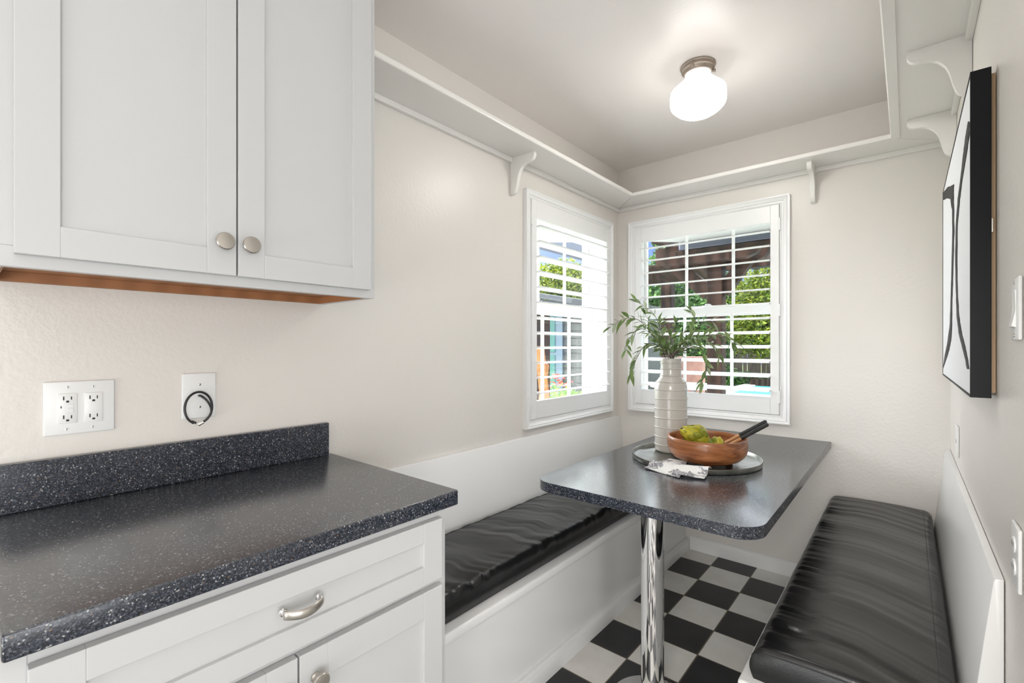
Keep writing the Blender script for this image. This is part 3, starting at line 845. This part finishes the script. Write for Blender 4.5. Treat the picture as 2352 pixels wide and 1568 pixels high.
def leaf(bm, p, d, up, L, Wd, droop):
    d = d.normalized(); s = d.cross(up)
    if s.length < 1e-3: s = d.orthogonal()
    s.normalize(); n = s.cross(d).normalized()
    prof = [(0, .06), (.14, .55), (.36, 1.0), (.62, .80), (.84, .34), (1, .02)]
    rows = []
    for t, wd in prof:
        c = p + d*L*t - Vector((0, 0, 1))*droop*L*t*t
        h = s*Wd*wd*.5; q = n*Wd*.16*wd
        rows.append([bm.verts.new(c-h+q), bm.verts.new(c), bm.verts.new(c+h+q)])
    for A, B in zip(rows, rows[1:]):
        bm.faces.new((A[0], A[1], B[1], B[0])); bm.faces.new((A[1], A[2], B[2], B[1]))
mouth = Vector((VC[0], VC[1], VC[2]))
rb = random.Random(11)
BRN = len(BR)
for bi, (lab, pts) in enumerate(BR):
    a_ = 2*PI*bi/BRN
    pts = [Vector(p) for p in pts]
    rim = mouth + Vector((.022*math.cos(a_), .022*math.sin(a_), .43))
    inner = mouth + Vector((.018*math.cos(a_+2.5), .018*math.sin(a_+2.5), .20+.012*bi))
    pts = [inner, rim] + pts[1:]
    path = smooth_path(pts, 8)
    r = thing('leafy_branch', lab, 'branch', inner, 'leafy branches in the vase')
    bm = BM(); n = len(path); tube(bm, path, [.0022-.0014*i/(n-1) for i in range(n)], 6); obj('stem', bm, M_twig, r, smooth=True)
    bm = BM()
    P_, T_, N_ = frames(path)
    start = 12
    acc = 0; side = 1
    step = .0095 if bi in (4, 9, 10, 12, 14) else .0145
    for i in range(start, n):
        acc += (P_[i]-P_[i-1]).length
        while acc > step:
            acc -= step
            t, nn = T_[i], N_[i]
            b = t.cross(nn)
            a = rb.uniform(0, 2*PI) if bi in (4, 5, 9, 10, 12, 14) else (0 if side > 0 else PI)+rb.uniform(-.9, .9)
            lat = (nn*math.cos(a)+b*math.sin(a))
            d = t*rb.uniform(.6, 1.0)+lat*rb.uniform(.5, .9)+Vector((0, 0, rb.uniform(-.25, .12)))
            leaf(bm, P_[i]+lat*.001, d, Vector((rb.uniform(-.6, .6), rb.uniform(-.9, .3), 1)), rb.uniform(.040, .064), rb.uniform(.0145, .0205), rb.uniform(-.05, .35))
            side = -side
    for k in range(2):
        leaf(bm, P_[-1], T_[-1]+Vector((rb.uniform(-.35, .35), rb.uniform(-.35, .35), rb.uniform(-.2, .2))), Vector((0, -.5, 1)), rb.uniform(.045, .06), .012, .2)
    obj('foliage', bm, M_leafs, r, smooth=True)

# wooden bowl
BC = (-.677, 2.128, ZT+.0037)
r = thing('wooden_bowl', 'turned reddish brown wooden bowl on the tray', 'bowl', BC)
bm = BM()
bp = [(0, .009), (.085, .009), (.112, .0125), (.136, .0225), (.153, .039), (.1625, .059), (.1655, .080), (.1655, .098), (.1640, .112), (.1615, .1145), (.1560, .1145), (.1545, .112),
      (.1550, .096), (.152, .070), (.142, .046), (.122, .031), (.09, .023), (0, .021)]
lathe(bm, bp, BC, 80); obj('body', bm, M_bowl, r, smooth=45)
for k in range(4):
    a = math.radians(20+90*k); bm = BM()
    c = Vector(BC)+Vector((.088*math.cos(a), .088*math.sin(a), 0)); tube(bm, [c, c+Vector((0, 0, .005)), c+Vector((.004*math.cos(a), .004*math.sin(a), .0115))], [.013, .014, .017], 16)
    obj('foot', bm, M_bowl, r, smooth=40)

# artichokes
def artichoke(label, c, axis, R, L, stem_len, seed, scales=52, cut=False):
    rr = random.Random(seed)
    axis = Vector(axis).normalized(); c = Vector(c)
    q = axis.to_track_quat('Z', 'Y').to_matrix()
    r = thing('artichoke', label, 'artichoke', c, 'artichokes in the wooden bowl')
    bm = BM()
    core = [(0, -.48), (.45, -.46), (.72, -.30), (.80, 0), (.68, .26), (.40, .46), (0, .56)]
    rings = []
    for rd, z in core:
        if rd < 1e-4: rings.append([bm.verts.new(c+q @ Vector((0, 0, z*L)))])
        else: rings.append([bm.verts.new(c+q @ Vector((rd*R*math.cos(2*PI*i/16), rd*R*math.sin(2*PI*i/16), z*L))) for i in range(16)])
    for A, B in zip(rings, rings[1:]):
        for i in range(16):
            j = (i+1) % 16
            if len(A) == 1: bm.faces.new((A[0], B[i], B[j]))
            elif len(B) == 1: bm.faces.new((A[i], A[j], B[0]))
            else: bm.faces.new((A[i], A[j], B[j], B[i]))
    for k in range(scales):
        f = k/(scales-1)
        th = k*2.39996 + rr.uniform(-.12, .12)
        zb = (-.46+.78*f)*L
        rb0 = R*(.52+.34*math.sin(PI*min(f*1.15+.08, 1)))*(1-.25*f)
        hl = L*(.44-.10*f); wd = R*(.86-.40*f)
        rows = []
        for t in (0, .2, .42, .64, .84, 1.0):
            wv = [.55, .86, 1.0, .86, .52, .10][[0, .2, .42, .64, .84, 1.0].index(t)]
            out_ = R*(.05+.30*math.sin(PI*t*.72)*(1-.35*f)) - R*.30*f*t
            cols = []
            for s_ in (-1, -.5, 0, .5, 1):
                ang = th + s_*.5*wd*wv/max(rb0+out_, R*.25)
                rad = rb0+out_ - R*.085*abs(s_)**1.5
                cols.append(bm.verts.new(c+q @ Vector((rad*math.cos(ang), rad*math.sin(ang), zb+hl*t))))
            rows.append(cols)
        for A, B in zip(rows, rows[1:]):
            for i in range(4): bm.faces.new((A[i], A[i+1], B[i+1], B[i]))
    obj('bracts', bm, M_arti, r, smooth=True)
    if stem_len > 0:
        bm = BM(); p0 = c+q @ Vector((0, 0, -.42*L)); p1 = p0 - axis*stem_len*.5+Vector((0, 0, -.001)); p2 = p0-axis*stem_len
        tube(bm, [p0, p1, p2], [R*.40, R*.25, R*.23], 14); obj('stem', bm, M_artistem, r, smooth=50)
        bm = BM(); disc(bm, p2+axis*.0008, -axis, R*.2, .0013, 14); obj('cut_end', bm, M_cutface, r)
    return r
artichoke('large yellow-green artichoke lying in the bowl, stem to the right', (-.714, 2.098, .9035), (-.80, -.30, .42), .052, .112, .052, 3, 27)
artichoke('smaller artichoke low in the bowl beside the serving handles', (-.640, 2.150, .874), (-.3, .55, .35), .032, .060, .022, 9, 18)

# salad servers
def server(label, a, b, k):
    a, b = Vector(a), Vector(b)
    r = thing('salad_server', label, 'utensil', a, 'pair of salad servers in the bowl')
    m1 = a+(b-a)*.425
    bm = BM(); tube(bm, [a, a+(b-a)*.2, m1], [.0062, .0066, .0070], 14); obj('shaft', bm, M_stick, r, smooth=40)
    bm = BM(); d = (b-a).normalized(); n = 120; L = (b-m1).length; pts = []; rr = []
    for i in range(n+1):
        t = i/n; pts.append(m1+d*L*t); rr.append((.0083+.0007*math.sin(t*2*PI*26))*(1 if t < .97 else .8))
    tube(bm, pts, rr, 14); obj('wrapped_handle', bm, M_wrap, r, smooth=True, label='black cord-wrapped grip')
    bm = BM(); s_ = d.cross(Vector((0, 0, 1))).normalized(); rows = []
    for t, wd in ((0, .006), (.25, .014), (.55, .021), (.85, .017), (1, .006)):
        c = a - d*.055*t + Vector((0, 0, .010*t*t)); rows.append([bm.verts.new(c+s_*wd*x+Vector((0, 0, z))) for x, z in ((-1, .002), (0, -.003), (1, .002), (1, .005), (0, 0), (-1, .005))])
    for A, B in zip(rows, rows[1:]):
        for i in range(6): bm.faces.new((A[i], A[(i+1) % 6], B[(i+1) % 6], B[i]))
    bm.faces.new(rows[0]); bm.faces.new(rows[-1][::-1]); obj('spoon_head', bm, M_stick, r, smooth=60)
server('wooden salad server with black wrapped handle, the upper of the two', (-.635, 2.165, .861), (-.4735, 2.286, .971), 0)
server('wooden salad server with black wrapped handle, the lower one nearer the room', (-.620, 2.138, .852), (-.461, 2.2575, .963), 1)

# folded napkin
bm = BM()
def sheet(bm, P, z0, dz, th, n=14, seed=0, hang=None):
    a, b, c, d = [Vector(p) for p in P]; top = []; bot = []
    for i in range(n+1):
        rt = []; rbm = []
        for j in range(n+1):
            u, v = i/n, j/n
            p = a*(1-u)*(1-v)+b*u*(1-v)+c*u*v+d*(1-u)*v
            z = z0+dz*(u, v)[0]*0 + .0018*math.sin(6*u+seed)*math.sin(5*v+seed*2)+.0018
            if hang: z = max(z, hang(p.x, p.y))
            rt.append(bm.verts.new((p.x, p.y, z+th))); rbm.append(bm.verts.new((p.x, p.y, z)))
        top.append(rt); bot.append(rbm)
    for i in range(n):
        for j in range(n):
            bm.faces.new((top[i][j], top[i+1][j], top[i+1][j+1], top[i][j+1])); bm.faces.new((bot[i][j], bot[i][j+1], bot[i+1][j+1], bot[i+1][j]))
    for i in range(n):
        for R0, R1 in (((top[i][0], bot[i][0]), (top[i+1][0], bot[i+1][0])), ((top[i][n], bot[i][n]), (top[i+1][n], bot[i+1][n])),
                       ((top[0][i], bot[0][i]), (top[0][i+1], bot[0][i+1])), ((top[n][i], bot[n][i]), (top[n][i+1], bot[n][i+1]))):
            bm.faces.new((R0[0], R1[0], R1[1], R0[1]))
def over_tray(x, y):
    d = math.hypot(x-TCX, y-TCY)
    t = min(max((.300-d)/.018, 0), 1); t = t*t*(3-2*t)
    if d < .268: t = max(0, 1-(.268-d)/.05)
    return ZT + .0242*t + (.006 if d < .268 else 0)*(1-t) + .0012
sheet(bm, [(-.846, 1.860, 0), (-.678, 1.808, 0), (-.738, 2.063, 0), (-.816, 2.063, 0)], ZT+.0005, 0, .0035, 20, 1, over_tray)
sheet(bm, [(-.723, 1.830, 0), (-.596, 1.846, 0), (-.612, 1.985, 0), (-.738, 1.980, 0)], ZT+.0050, 0, .0040, 18, 2.2, lambda x, y: over_tray(x, y)+.0046)
tag(obj('folded_napkin', bm, M_napkin, origin=(-.74, 1.85, ZT), smooth=50), 'folded white napkin with grey leaf print at the edge of the tray', 'napkin')

# ------------------------------------------------------------------ framed painting on the right wall
r = thing('framed_painting', 'black framed abstract painting of bold black lines on white, right wall', 'painting', (XR, 2.07, 1.18))
AX0, AX1, AY0, AY1, AZ0, AZ1 = .111, .146, 1.517, 2.632, 1.1815, 1.938
bm = BM(); th = .006
box(bm, AX0, AX1, AY0, AY0+th, AZ0, AZ1, .0008); box(bm, AX0, AX1, AY1-th, AY1, AZ0, AZ1, .0008)
box(bm, AX0, AX1, AY0+th, AY1-th, AZ0, AZ0+th, .0008); box(bm, AX0, AX1, AY0+th, AY1-th, AZ1-th, AZ1, .0008)
obj('frame', bm, M_frame, r)
bm = BM(); box(bm, AX0+.0015, AX1-.003, AY0+th, AY1-th, AZ0+th, AZ1-th); cv = obj('canvas', bm, M_artwhite, r)
bm = BM(); box(bm, AX1, XR-.0012, AY0+.012, AY0+.03, AZ0+.012, AZ1-.012); box(bm, AX1, XR-.0012, AY1-.03, AY1-.012, AZ0+.012, AZ1-.012)
box(bm, AX1, XR-.0012, AY0+.03, AY1-.03, AZ0+.012, AZ0+.03); box(bm, AX1, XR-.0012, AY0+.03, AY1-.03, AZ1-.03, AZ1-.012)
obj('stretcher', bm, M_rawwood, r, label='raw wood back frame')
bm = BM(); box(bm, AX1-.0002, AX1+.003, AY0+.001, AY0+.011, 1.56, 1.592, .0006); obj('hanger', bm, M_nickel, r)
def ribbon(rows, seed):
    rr = random.Random(seed); bm = BM(); A_ = []
    fine = []
    for (a, b) in zip(rows, rows[1:]):
        for k in range(5):
            t = k/5; fine.append([x+(y-x)*t for x, y in zip(a, b)])
    fine.append(list(rows[-1]))
    cl = lambda y: min(max(y, AY0+th+.001), AY1-th-.001)
    for ya, za, yb, zb in fine:
        j = rr.uniform(-.006, .006); j2 = rr.uniform(-.006, .006)
        p = [(AX0+.0015, cl(ya+j), za), (AX0+.0002, cl(ya+j-.004), za), (AX0-.0003, cl((ya+yb)/2), (za+zb)/2), (AX0+.0002, cl(yb+j2+.004), zb), (AX0+.0015, cl(yb+j2), zb)]
        A_.append([bm.verts.new(q) for q in p])
    for A, B in zip(A_, A_[1:]):
        for i in range(4): bm.faces.new((A[i], A[i+1], B[i+1], B[i]))
        bm.faces.new((A[4], A[0], B[0], B[4]))
    bm.faces.new(A_[0]); bm.faces.new(A_[-1][::-1])
    return obj('brush_stroke', bm, M_paint, cv, smooth=40)
ribbon([(1.582, 1.844, 1.539, 1.831), (1.644, 1.83, 1.542, 1.802), (1.698, 1.81, 1.604, 1.78), (1.806, 1.759, 1.744, 1.743), (1.88, 1.73, 1.806, 1.712), (1.952, 1.67, 1.887, 1.657), (1.979, 1.574, 1.901, 1.562), (1.952, 1.468, 1.89, 1.462), (1.92, 1.391, 1.835, 1.387), (1.85, 1.34, 1.756, 1.338), (1.764, 1.306, 1.667, 1.306), (1.661, 1.271, 1.592, 1.272), (1.604, 1.244, 1.545, 1.246)], 1)
ribbon([(2.192, 1.84, 2.03, 1.815), (2.192, 1.805, 2.04, 1.781), (2.109, 1.746, 2.026, 1.728), (2.097, 1.672, 2.018, 1.658), (2.138, 1.542, 2.061, 1.532), (2.177, 1.46, 2.097, 1.454), (2.214, 1.377, 2.109, 1.373), (2.342, 1.313, 2.15, 1.322), (2.487, 1.271, 2.247, 1.288), (2.629, 1.208, 2.406, 1.251)], 2)
ribbon([(2.624, 1.903, 2.624, 1.934), (2.33, 1.841, 2.33, 1.882), (2.15, 1.793, 2.15, 1.839), (2.035, 1.77, 2.06, 1.818)], 3)

# ------------------------------------------------------------------ plates on the right wall
r = thing('light_switch', 'white rocker light switch on the right wall beyond the painting', 'light switch', (XR, 1.24, 1.31))
r['label'] = 'white rocker light switch plate right of the painting, at the right edge'
bm = BM(); box(bm, XR-.0065, XR-.0005, 1.204, 1.276, 1.311, 1.425, .0028, 3); obj('cover_plate', bm, M_plastic, r, smooth=40)
bm = BM(); prism(bm, [(XR-.006, 1.334), (XR-.0125, 1.336), (XR-.0065, 1.366), (XR-.0085, 1.402), (XR-.006, 1.402)], 'y', 1.224, 1.256, .0006); obj('rocker', bm, M_plastic, r)
for z in (1.320, 1.416):
    bm = BM(); disc(bm, (XR-.0062, 1.24, z), (-1, 0, 0), .0035, .0014, 16, .0005); obj('screw', bm, M_nickel, r, smooth=40)
r = thing('wall_outlet', 'white outlet plate low on the right wall above the bench back end', 'outlet', (XR, 1.24, .86))
bm = BM(); box(bm, XR-.0065, XR-.0005, 1.204, 1.276, .862, .976, .0028, 3); obj('cover_plate', bm, M_plastic, r, smooth=40)
for z in (.8985, .9395):
    bm = BM(); prism(bm, [(1.24+.0165*math.cos(a), z+.0145*math.sin(a)) for a in [2*PI*k/24 for k in range(24)]], 'x', XR-.0088, XR-.006, .0006); f = obj('receptacle', bm, M_plastic, r, smooth=40)
    bm = BM(); box(bm, XR-.0091, XR-.0086, 1.232, 1.2345, z-.002, z+.006); box(bm, XR-.0091, XR-.0086, 1.2455, 1.248, z-.002, z+.006); obj('slots', bm, M_slot, f)
r = thing('phone_plate', 'small white wall plate near the back right corner above the bench', 'wall plate', (XR, 2.6, .86))
bm = BM(); box(bm, XR-.0075, XR-.0005, 2.525, 2.60, .862, .984, .0025, 3); obj('cover_plate', bm, M_plastic, r, smooth=40)
bm = BM(); box(bm, XR-.0078, XR-.0070, 2.556, 2.569, .915, .93); obj('jack', bm, M_slot, r)

# ------------------------------------------------------------------ outdoors
GZ = -.35
bm = BM(); box(bm, -30, 20, D+.21, 45, GZ-.2, GZ); box(bm, -30, XL-.21, -10, D+.21, GZ-.2, GZ)
o = obj('lawn_ground', bm, M_grass); o['kind'] = 'structure'
bm = BM(); box(bm, -6.0, 4, D+.21, 9.8, GZ, GZ+.03); box(bm, -6.0, XL-.21, -8, D+.21, GZ, GZ+.03)
o = obj('bounce_slab', bm, M_bounce); o['kind'] = 'structure'  # unseen slab added to bounce light up onto louvers and soffits
# own roof eaves
bm = BM()
EZ = 2.20
box(bm, XL-.2-.66, XL-.201, -2.6, 3.24, EZ, EZ+.03); prism(bm, [(XL-.86, 3.241), (1.4, 3.241), (1.4, 4.03), (-1.50, 4.03), (-1.62, 3.9)], 'z', EZ, EZ+.03)
eave = thing('roof_eave', 'grey roof eave soffit of the house outside the windows', 'eave', (XL-.5, 3.6, EZ))
obj('soffit', bm, M_soffit, eave)
bm = BM(); box(bm, XL-.98, XL-.861, -2.6, 4.15, EZ-.02, EZ+.12, .01); box(bm, -1.52, 1.4, 4.031, 4.15, EZ-.07, EZ+.06, .01)
obj('gutter', bm, M_gutter, eave)
bm = BM(); box(bm, -1.55, 1.4, 4.032, 4.075, EZ-.115, EZ-.071, .004); obj('fascia_board', bm, M_brown, eave)
# pergola
pg = thing('pergola', 'dark brown timber pergola behind the back window', 'pergola', (-1.5, 5.2, GZ))
def pt(nm, *b, bev=.006):
    bm = BM(); box(bm, *b, bev); return obj(nm, bm, M_brown, pg)
pt('post', -1.60, -1.45, 5.03, 5.18, GZ, 2.37)
pt('post', -3.5, -3.3, 8.4, 8.6, GZ, 2.6)
bm = BM(); prism(bm, [(-2.10, 2.20), (-2.02, 2.16), (-1.20, 2.16), (-1.10, 2.20), (-1.05, 2.27), (-1.05, 2.36), (-2.10, 2.36)], 'y', 4.90, 5.00, .005); obj('beam', bm, M_brown, pg)
bm = BM(); prism(bm, [(-2.10, 2.20), (-2.02, 2.16), (-1.20, 2.16), (-1.10, 2.20), (-1.05, 2.27), (-1.05, 2.36), (-2.10, 2.36)], 'y', 5.21, 5.31, .005); obj('beam', bm, M_brown, pg)
pt('beam', -3.6, -1.5, 8.40, 8.60, 2.60, 2.78)
def bar(nm, a, b, wx, wz, m=M_brown, parent=None):
    a, b = Vector(a), Vector(b); d = (b-a).normalized(); s = d.cross(Vector((0, 0, 1))).normalized(); u = s.cross(d)
    bm = BM(); v0 = [bm.verts.new(a+s*x*wx/2+u*z*wz/2) for x, z in ((-1, -1), (1, -1), (1, 1), (-1, 1))]; v1 = [bm.verts.new(b+s*x*wx/2+u*z*wz/2) for x, z in ((-1, -1), (1, -1), (1, 1), (-1, 1))]
    bm.faces.new(v0[::-1]); bm.faces.new(v1)
    for i in range(4): bm.faces.new((v0[i], v0[(i+1) % 4], v1[(i+1) % 4], v1[i]))
    return obj(nm, bm, m, parent or pg)
bar('brace', (-1.60, 5.12, 1.86), (-1.98, 5.12, 2.20), .09, .15); bar('brace', (-1.46, 5.12, 1.86), (-1.22, 5.12, 2.20), .09, .13)
for x in (-1.98, -1.52):
    bar('rafter', (x, 4.60, 2.42), (x, 8.9, 2.68), .07, .12)
bm = BM(); v = [(-3.9, 6.9, 2.52), (-2.45, 6.9, 2.52), (-2.45, 8.3, 2.42), (-3.9, 8.3, 2.42)]
A = [bm.verts.new(p) for p in v]; B = [bm.verts.new((p[0], p[1], p[2]+.03)) for p in v]
bm.faces.new(A[::-1]); bm.faces.new(B)
for i in range(4): bm.faces.new((A[i], A[(i+1) % 4], B[(i+1) % 4], B[i]))
obj('roof_boards', bm, M_brown, pg)

# shed post with a cedar brace outside the left window
ps = thing('porch_post', 'brown porch post under a dark roof edge with an orange cedar brace, left window', 'post', (-2.98, 4.03, GZ))
bm = BM(); box(bm, -3.035, -2.925, 3.975, 4.085, GZ, 1.70, .005); obj('post', bm, M_brown, ps)
bm = BM(); prism(bm, [(-3.9, 1.86), (-2.74, 1.70), (-2.74, 1.76), (-3.9, 1.92)], 'y', 3.7, 5.0); obj('roof', bm, M_shingle, ps)
bar('brace', (-2.765, 3.80, .62), (-2.835, 3.77, 1.30), .05, .09, M_orangewood, ps)
bar('brace', (-2.93, 3.90, .55), (-2.80, 3.84, 1.12), .04, .06, M_orangewood, ps)

# neighbouring wing
wg = thing('house_wing', 'grey sided house wing with a pale blue window outside the left window', 'house', (-6.2, 8.2, GZ))
bm = BM()
box(bm, -8.6, -4.3, 8.06, 10.5, GZ, 2.2)
for k in range(17):
    z = GZ+.02+k*.15
    prism(bm, [(8.06, z), (8.035, z), (8.05, z+.145), (8.06, z+.145)], 'x', -8.6, -4.3)
obj('wall', bm, M_siding, wg)
bm = BM(); v = [(-8.9, 7.6, 2.16), (-3.9, 7.6, 2.16), (-3.9, 10.6, 3.0), (-8.9, 10.6, 3.0)]
v = [(-9.2, 7.55, 2.95), (-4.9, 7.55, 2.12), (-4.9, 10.8, 2.12), (-9.2, 10.8, 2.95)]
A = [bm.verts.new(p) for p in v]; B = [bm.verts.new((p[0], p[1], p[2]+.10)) for p in v]
bm.faces.new(A[::-1]); bm.faces.new(B)
for i in range(4): bm.faces.new((A[i], A[(i+1) % 4], B[(i+1) % 4], B[i]))
obj('roof', bm, M_shingle, wg)
bm = BM(); box(bm, -6.22, -5.42, 8.00, 8.06, .25, 2.0, .004); wf = obj('window', bm, M_bluetrim, wg)
bm = BM(); box(bm, -6.14, -5.60, 7.985, 8.001, .33, 1.12); box(bm, -6.14, -5.60, 7.985, 8.001, 1.18, 1.92); obj('pane', bm, M_darkglass, wf)

# trees and shrubs
def leaf_cloud(bm, blobs, n, size, seed):
    rr = random.Random(seed); tot = sum(b[3]*b[4]*b[5] for b in blobs)
    for (x, y, z, rx, ry, rz) in blobs:
        k = int(n*(rx*ry*rz)/tot)
        for _ in range(k):
            while True:
                p = Vector((rr.uniform(-1, 1), rr.uniform(-1, 1), rr.uniform(-1, 1)))
                if .25 < p.length < 1: break
            p = p*(.75+.25*rr.random())
            c = Vector((x+p.x*rx, y+p.y*ry, z+p.z*rz))
            d = Vector((rr.gauss(0, 1), rr.gauss(0, 1), rr.gauss(0, .7))).normalized(); s = d.orthogonal().normalized()
            s = (Matrix.Rotation(rr.uniform(0, 6.28), 3, d) @ s)
            L = size*rr.uniform(.7, 1.35); W_ = L*.42
            vs = [bm.verts.new(c-d*L*.5), bm.verts.new(c+s*W_*.5), bm.verts.new(c+d*L*.5), bm.verts.new(c-s*W_*.5)]
            bm.faces.new(vs)
def tree(name, label, cat, base, h, blobs, m, n, size, seed, group=None):
    r = thing(name, label, cat, base, group)
    bm = BM(); tube(bm, [base, (base[0]+.05, base[1], base[2]+h*.4), (base[0], base[1]+.05, base[2]+h*.85)], [.14, .11, .04], 10); obj('trunk', bm, M_trunk, r, smooth=True)
    bm = BM(); leaf_cloud(bm, blobs, n, size, seed); obj('crown', bm, m, r)
    return r
def cone_blobs(x, y, z0, z1, r0, k, rr):
    o = []
    for i in range(k):
        t = i/(k-1); o.append((x+rr.uniform(-.3, .3), y+rr.uniform(-.3, .3), z0+(z1-z0)*t, r0*(1-.75*t)+.3, r0*(1-.75*t)+.3, (z1-z0)/k*1.1))
    return o
R_ = random.Random(5)
G1 = 'garden trees outside'
tree('evergreen_tree', 'dark green feathery tree left of the pergola post, back window', 'tree', (-6.35, 15.9, GZ), 5, cone_blobs(-6.35, 15.9, .2, 5.1, 2.1, 6, R_), M_evergreen, 22000, .18, 1, G1)
tree('evergreen_tree', 'bushy green tree behind the house wing, left window', 'tree', (-9.2, 13.0, GZ), 5, [(-9.6, 13, 2.6, 1.7, 1.4, 1.7), (-8.6, 12.8, 3.2, 1.0, 1.1, 1.1), (-10.3, 13.2, 1.5, 1.2, 1.2, 1.2)], M_yellowgreen, 18000, .145, 2, G1)
tree('yellow_tree', 'yellow-green leafy tree right of the pergola post, back window', 'tree', (-3.0, 17.1, GZ), 5, [(-3.0, 17.1, 3.0, 1.9, .8, 1.6), (-1.5, 17.1, 2.5, 1.8, .8, 1.5), (-3.7, 17.0, 1.9, 1.2, .8, 1.2), (-2.4, 17.1, 3.7, 1.3, .8, 1.1)], M_yellowgreen, 26000, .13, 3, G1)
tree('evergreen_tree', 'shaded green tree far behind the fence', 'tree', (-3.6, 21.6, GZ), 5, [(-3.6, 21.6, 2.6, 3.4, 1.3, 2.0), (-.5, 21.6, 2.5, 3.0, 1.3, 2.0), (-7.0, 21.6, 2.7, 3.2, 1.3, 2.3)], M_evergreen, 16000, .22, 4, G1)
ivy = thing('climbing_vine', 'dark leafy vine at the corner of the grey house wing', 'vine', (-4.62, 7.9, GZ))
bm = BM(); leaf_cloud(bm, [(-4.55, 7.85, .9, .26, .15, 1.3)], 1100, .11, 6); obj('leaves', bm, M_evergreen, ivy)
fl = thing('flower_bed', 'green garden plants with red flowers below the pale blue window', 'plant', (-4.2, 6.1, GZ))
bm = BM(); leaf_cloud(bm, [(-4.0, 5.9, .35, .55, .35, .42), (-3.4, 5.2, .28, .35, .3, .40)], 1500, .10, 7); obj('leaves', bm, M_flower, fl)
bm = BM(); leaf_cloud(bm, [(-4.05, 5.85, .78, .30, .25, .16)], 36, .10, 8); obj('petals', bm, M_red, fl)
hd = thing('hedge', 'low dark clipped hedge in front of the fence', 'hedge', (-3, 18.0, GZ))
bm = BM(); leaf_cloud(bm, [(-9+1.2*i, 18.0, .02, .9, .35, .42) for i in range(12)], 6000, .16, 9); obj('leaves', bm, M_hedge, hd)
fn = thing('garden_fence', 'dark brown wooden plank fence behind the pool', 'fence', (-3, 19.6, GZ))
bm = BM(); x = -14.0; rr = random.Random(2)
while x < 6:
    wd = rr.uniform(.13, .16); box(bm, x, x+wd, 19.6, 19.63, GZ, 1.20+rr.uniform(-.03, .02)); x += wd+rr.choice((.006, .01, .02))
obj('planks', bm, M_fence, fn)
bm = BM()
box(bm, -14, 6, 19.64, 19.70, .75, .85); box(bm, -14, 6, 19.64, 19.70, -.05, .05); obj('rails', bm, M_fence, fn)
pl = thing('raised_pool', 'raised swimming pool with turquoise water and wooden sides', 'pool', (-1.0, 14.3, GZ))
bm = BM(); box(bm, -3.75, 2.6, 12.3, 12.42, GZ, .10); box(bm, -3.75, -3.63, 12.42, 15.6, GZ, .10); box(bm, 2.48, 2.6, 12.42, 15.6, GZ, .10); box(bm, -3.63, 2.48, 15.48, 15.6, GZ, .32); obj('sides', bm, M_brown, pl)
bm = BM(); box(bm, -3.85, 2.7, 12.2, 12.5, .10, .14, .01); box(bm, -3.85, -3.5, 12.5, 15.6, .10, .14, .01); obj('coping', bm, M_coping, pl)
bm = BM(); box(bm, -3.5, 2.48, 12.5, 15.47, -.1, .11); obj('water', bm, M_pool, pl)
bk = thing('brick_wall', 'low pinkish brick garden wall seen beside the vase', 'wall', (-3.4, 10.2, GZ))
bm = BM(); box(bm, -3.85, -3.30, 10.1, 10.3, GZ, 1.08, .01); obj('wall', bm, M_brick, bk)
pt_ = thing('patio_table', 'round grey patio table outside behind the vase', 'table', (-2.8, 7.2, GZ))
bm = BM(); lathe(bm, [(0, .66), (.55, .66), (.56, .68), (.55, .70), (0, .70)], (-2.75, 7.6, GZ+.33), 40); obj('tabletop', bm, M_tgrey, pt_, smooth=40)
for a in (.6, 2.2, 3.8, 5.4):
    bm = BM(); tube(bm, [(-2.75+.35*math.cos(a), 7.6+.35*math.sin(a), GZ+.99), (-2.75+.4*math.cos(a), 7.6+.4*math.sin(a), GZ)], .025, 10); obj('leg', bm, M_tgrey, pt_, smooth=True)
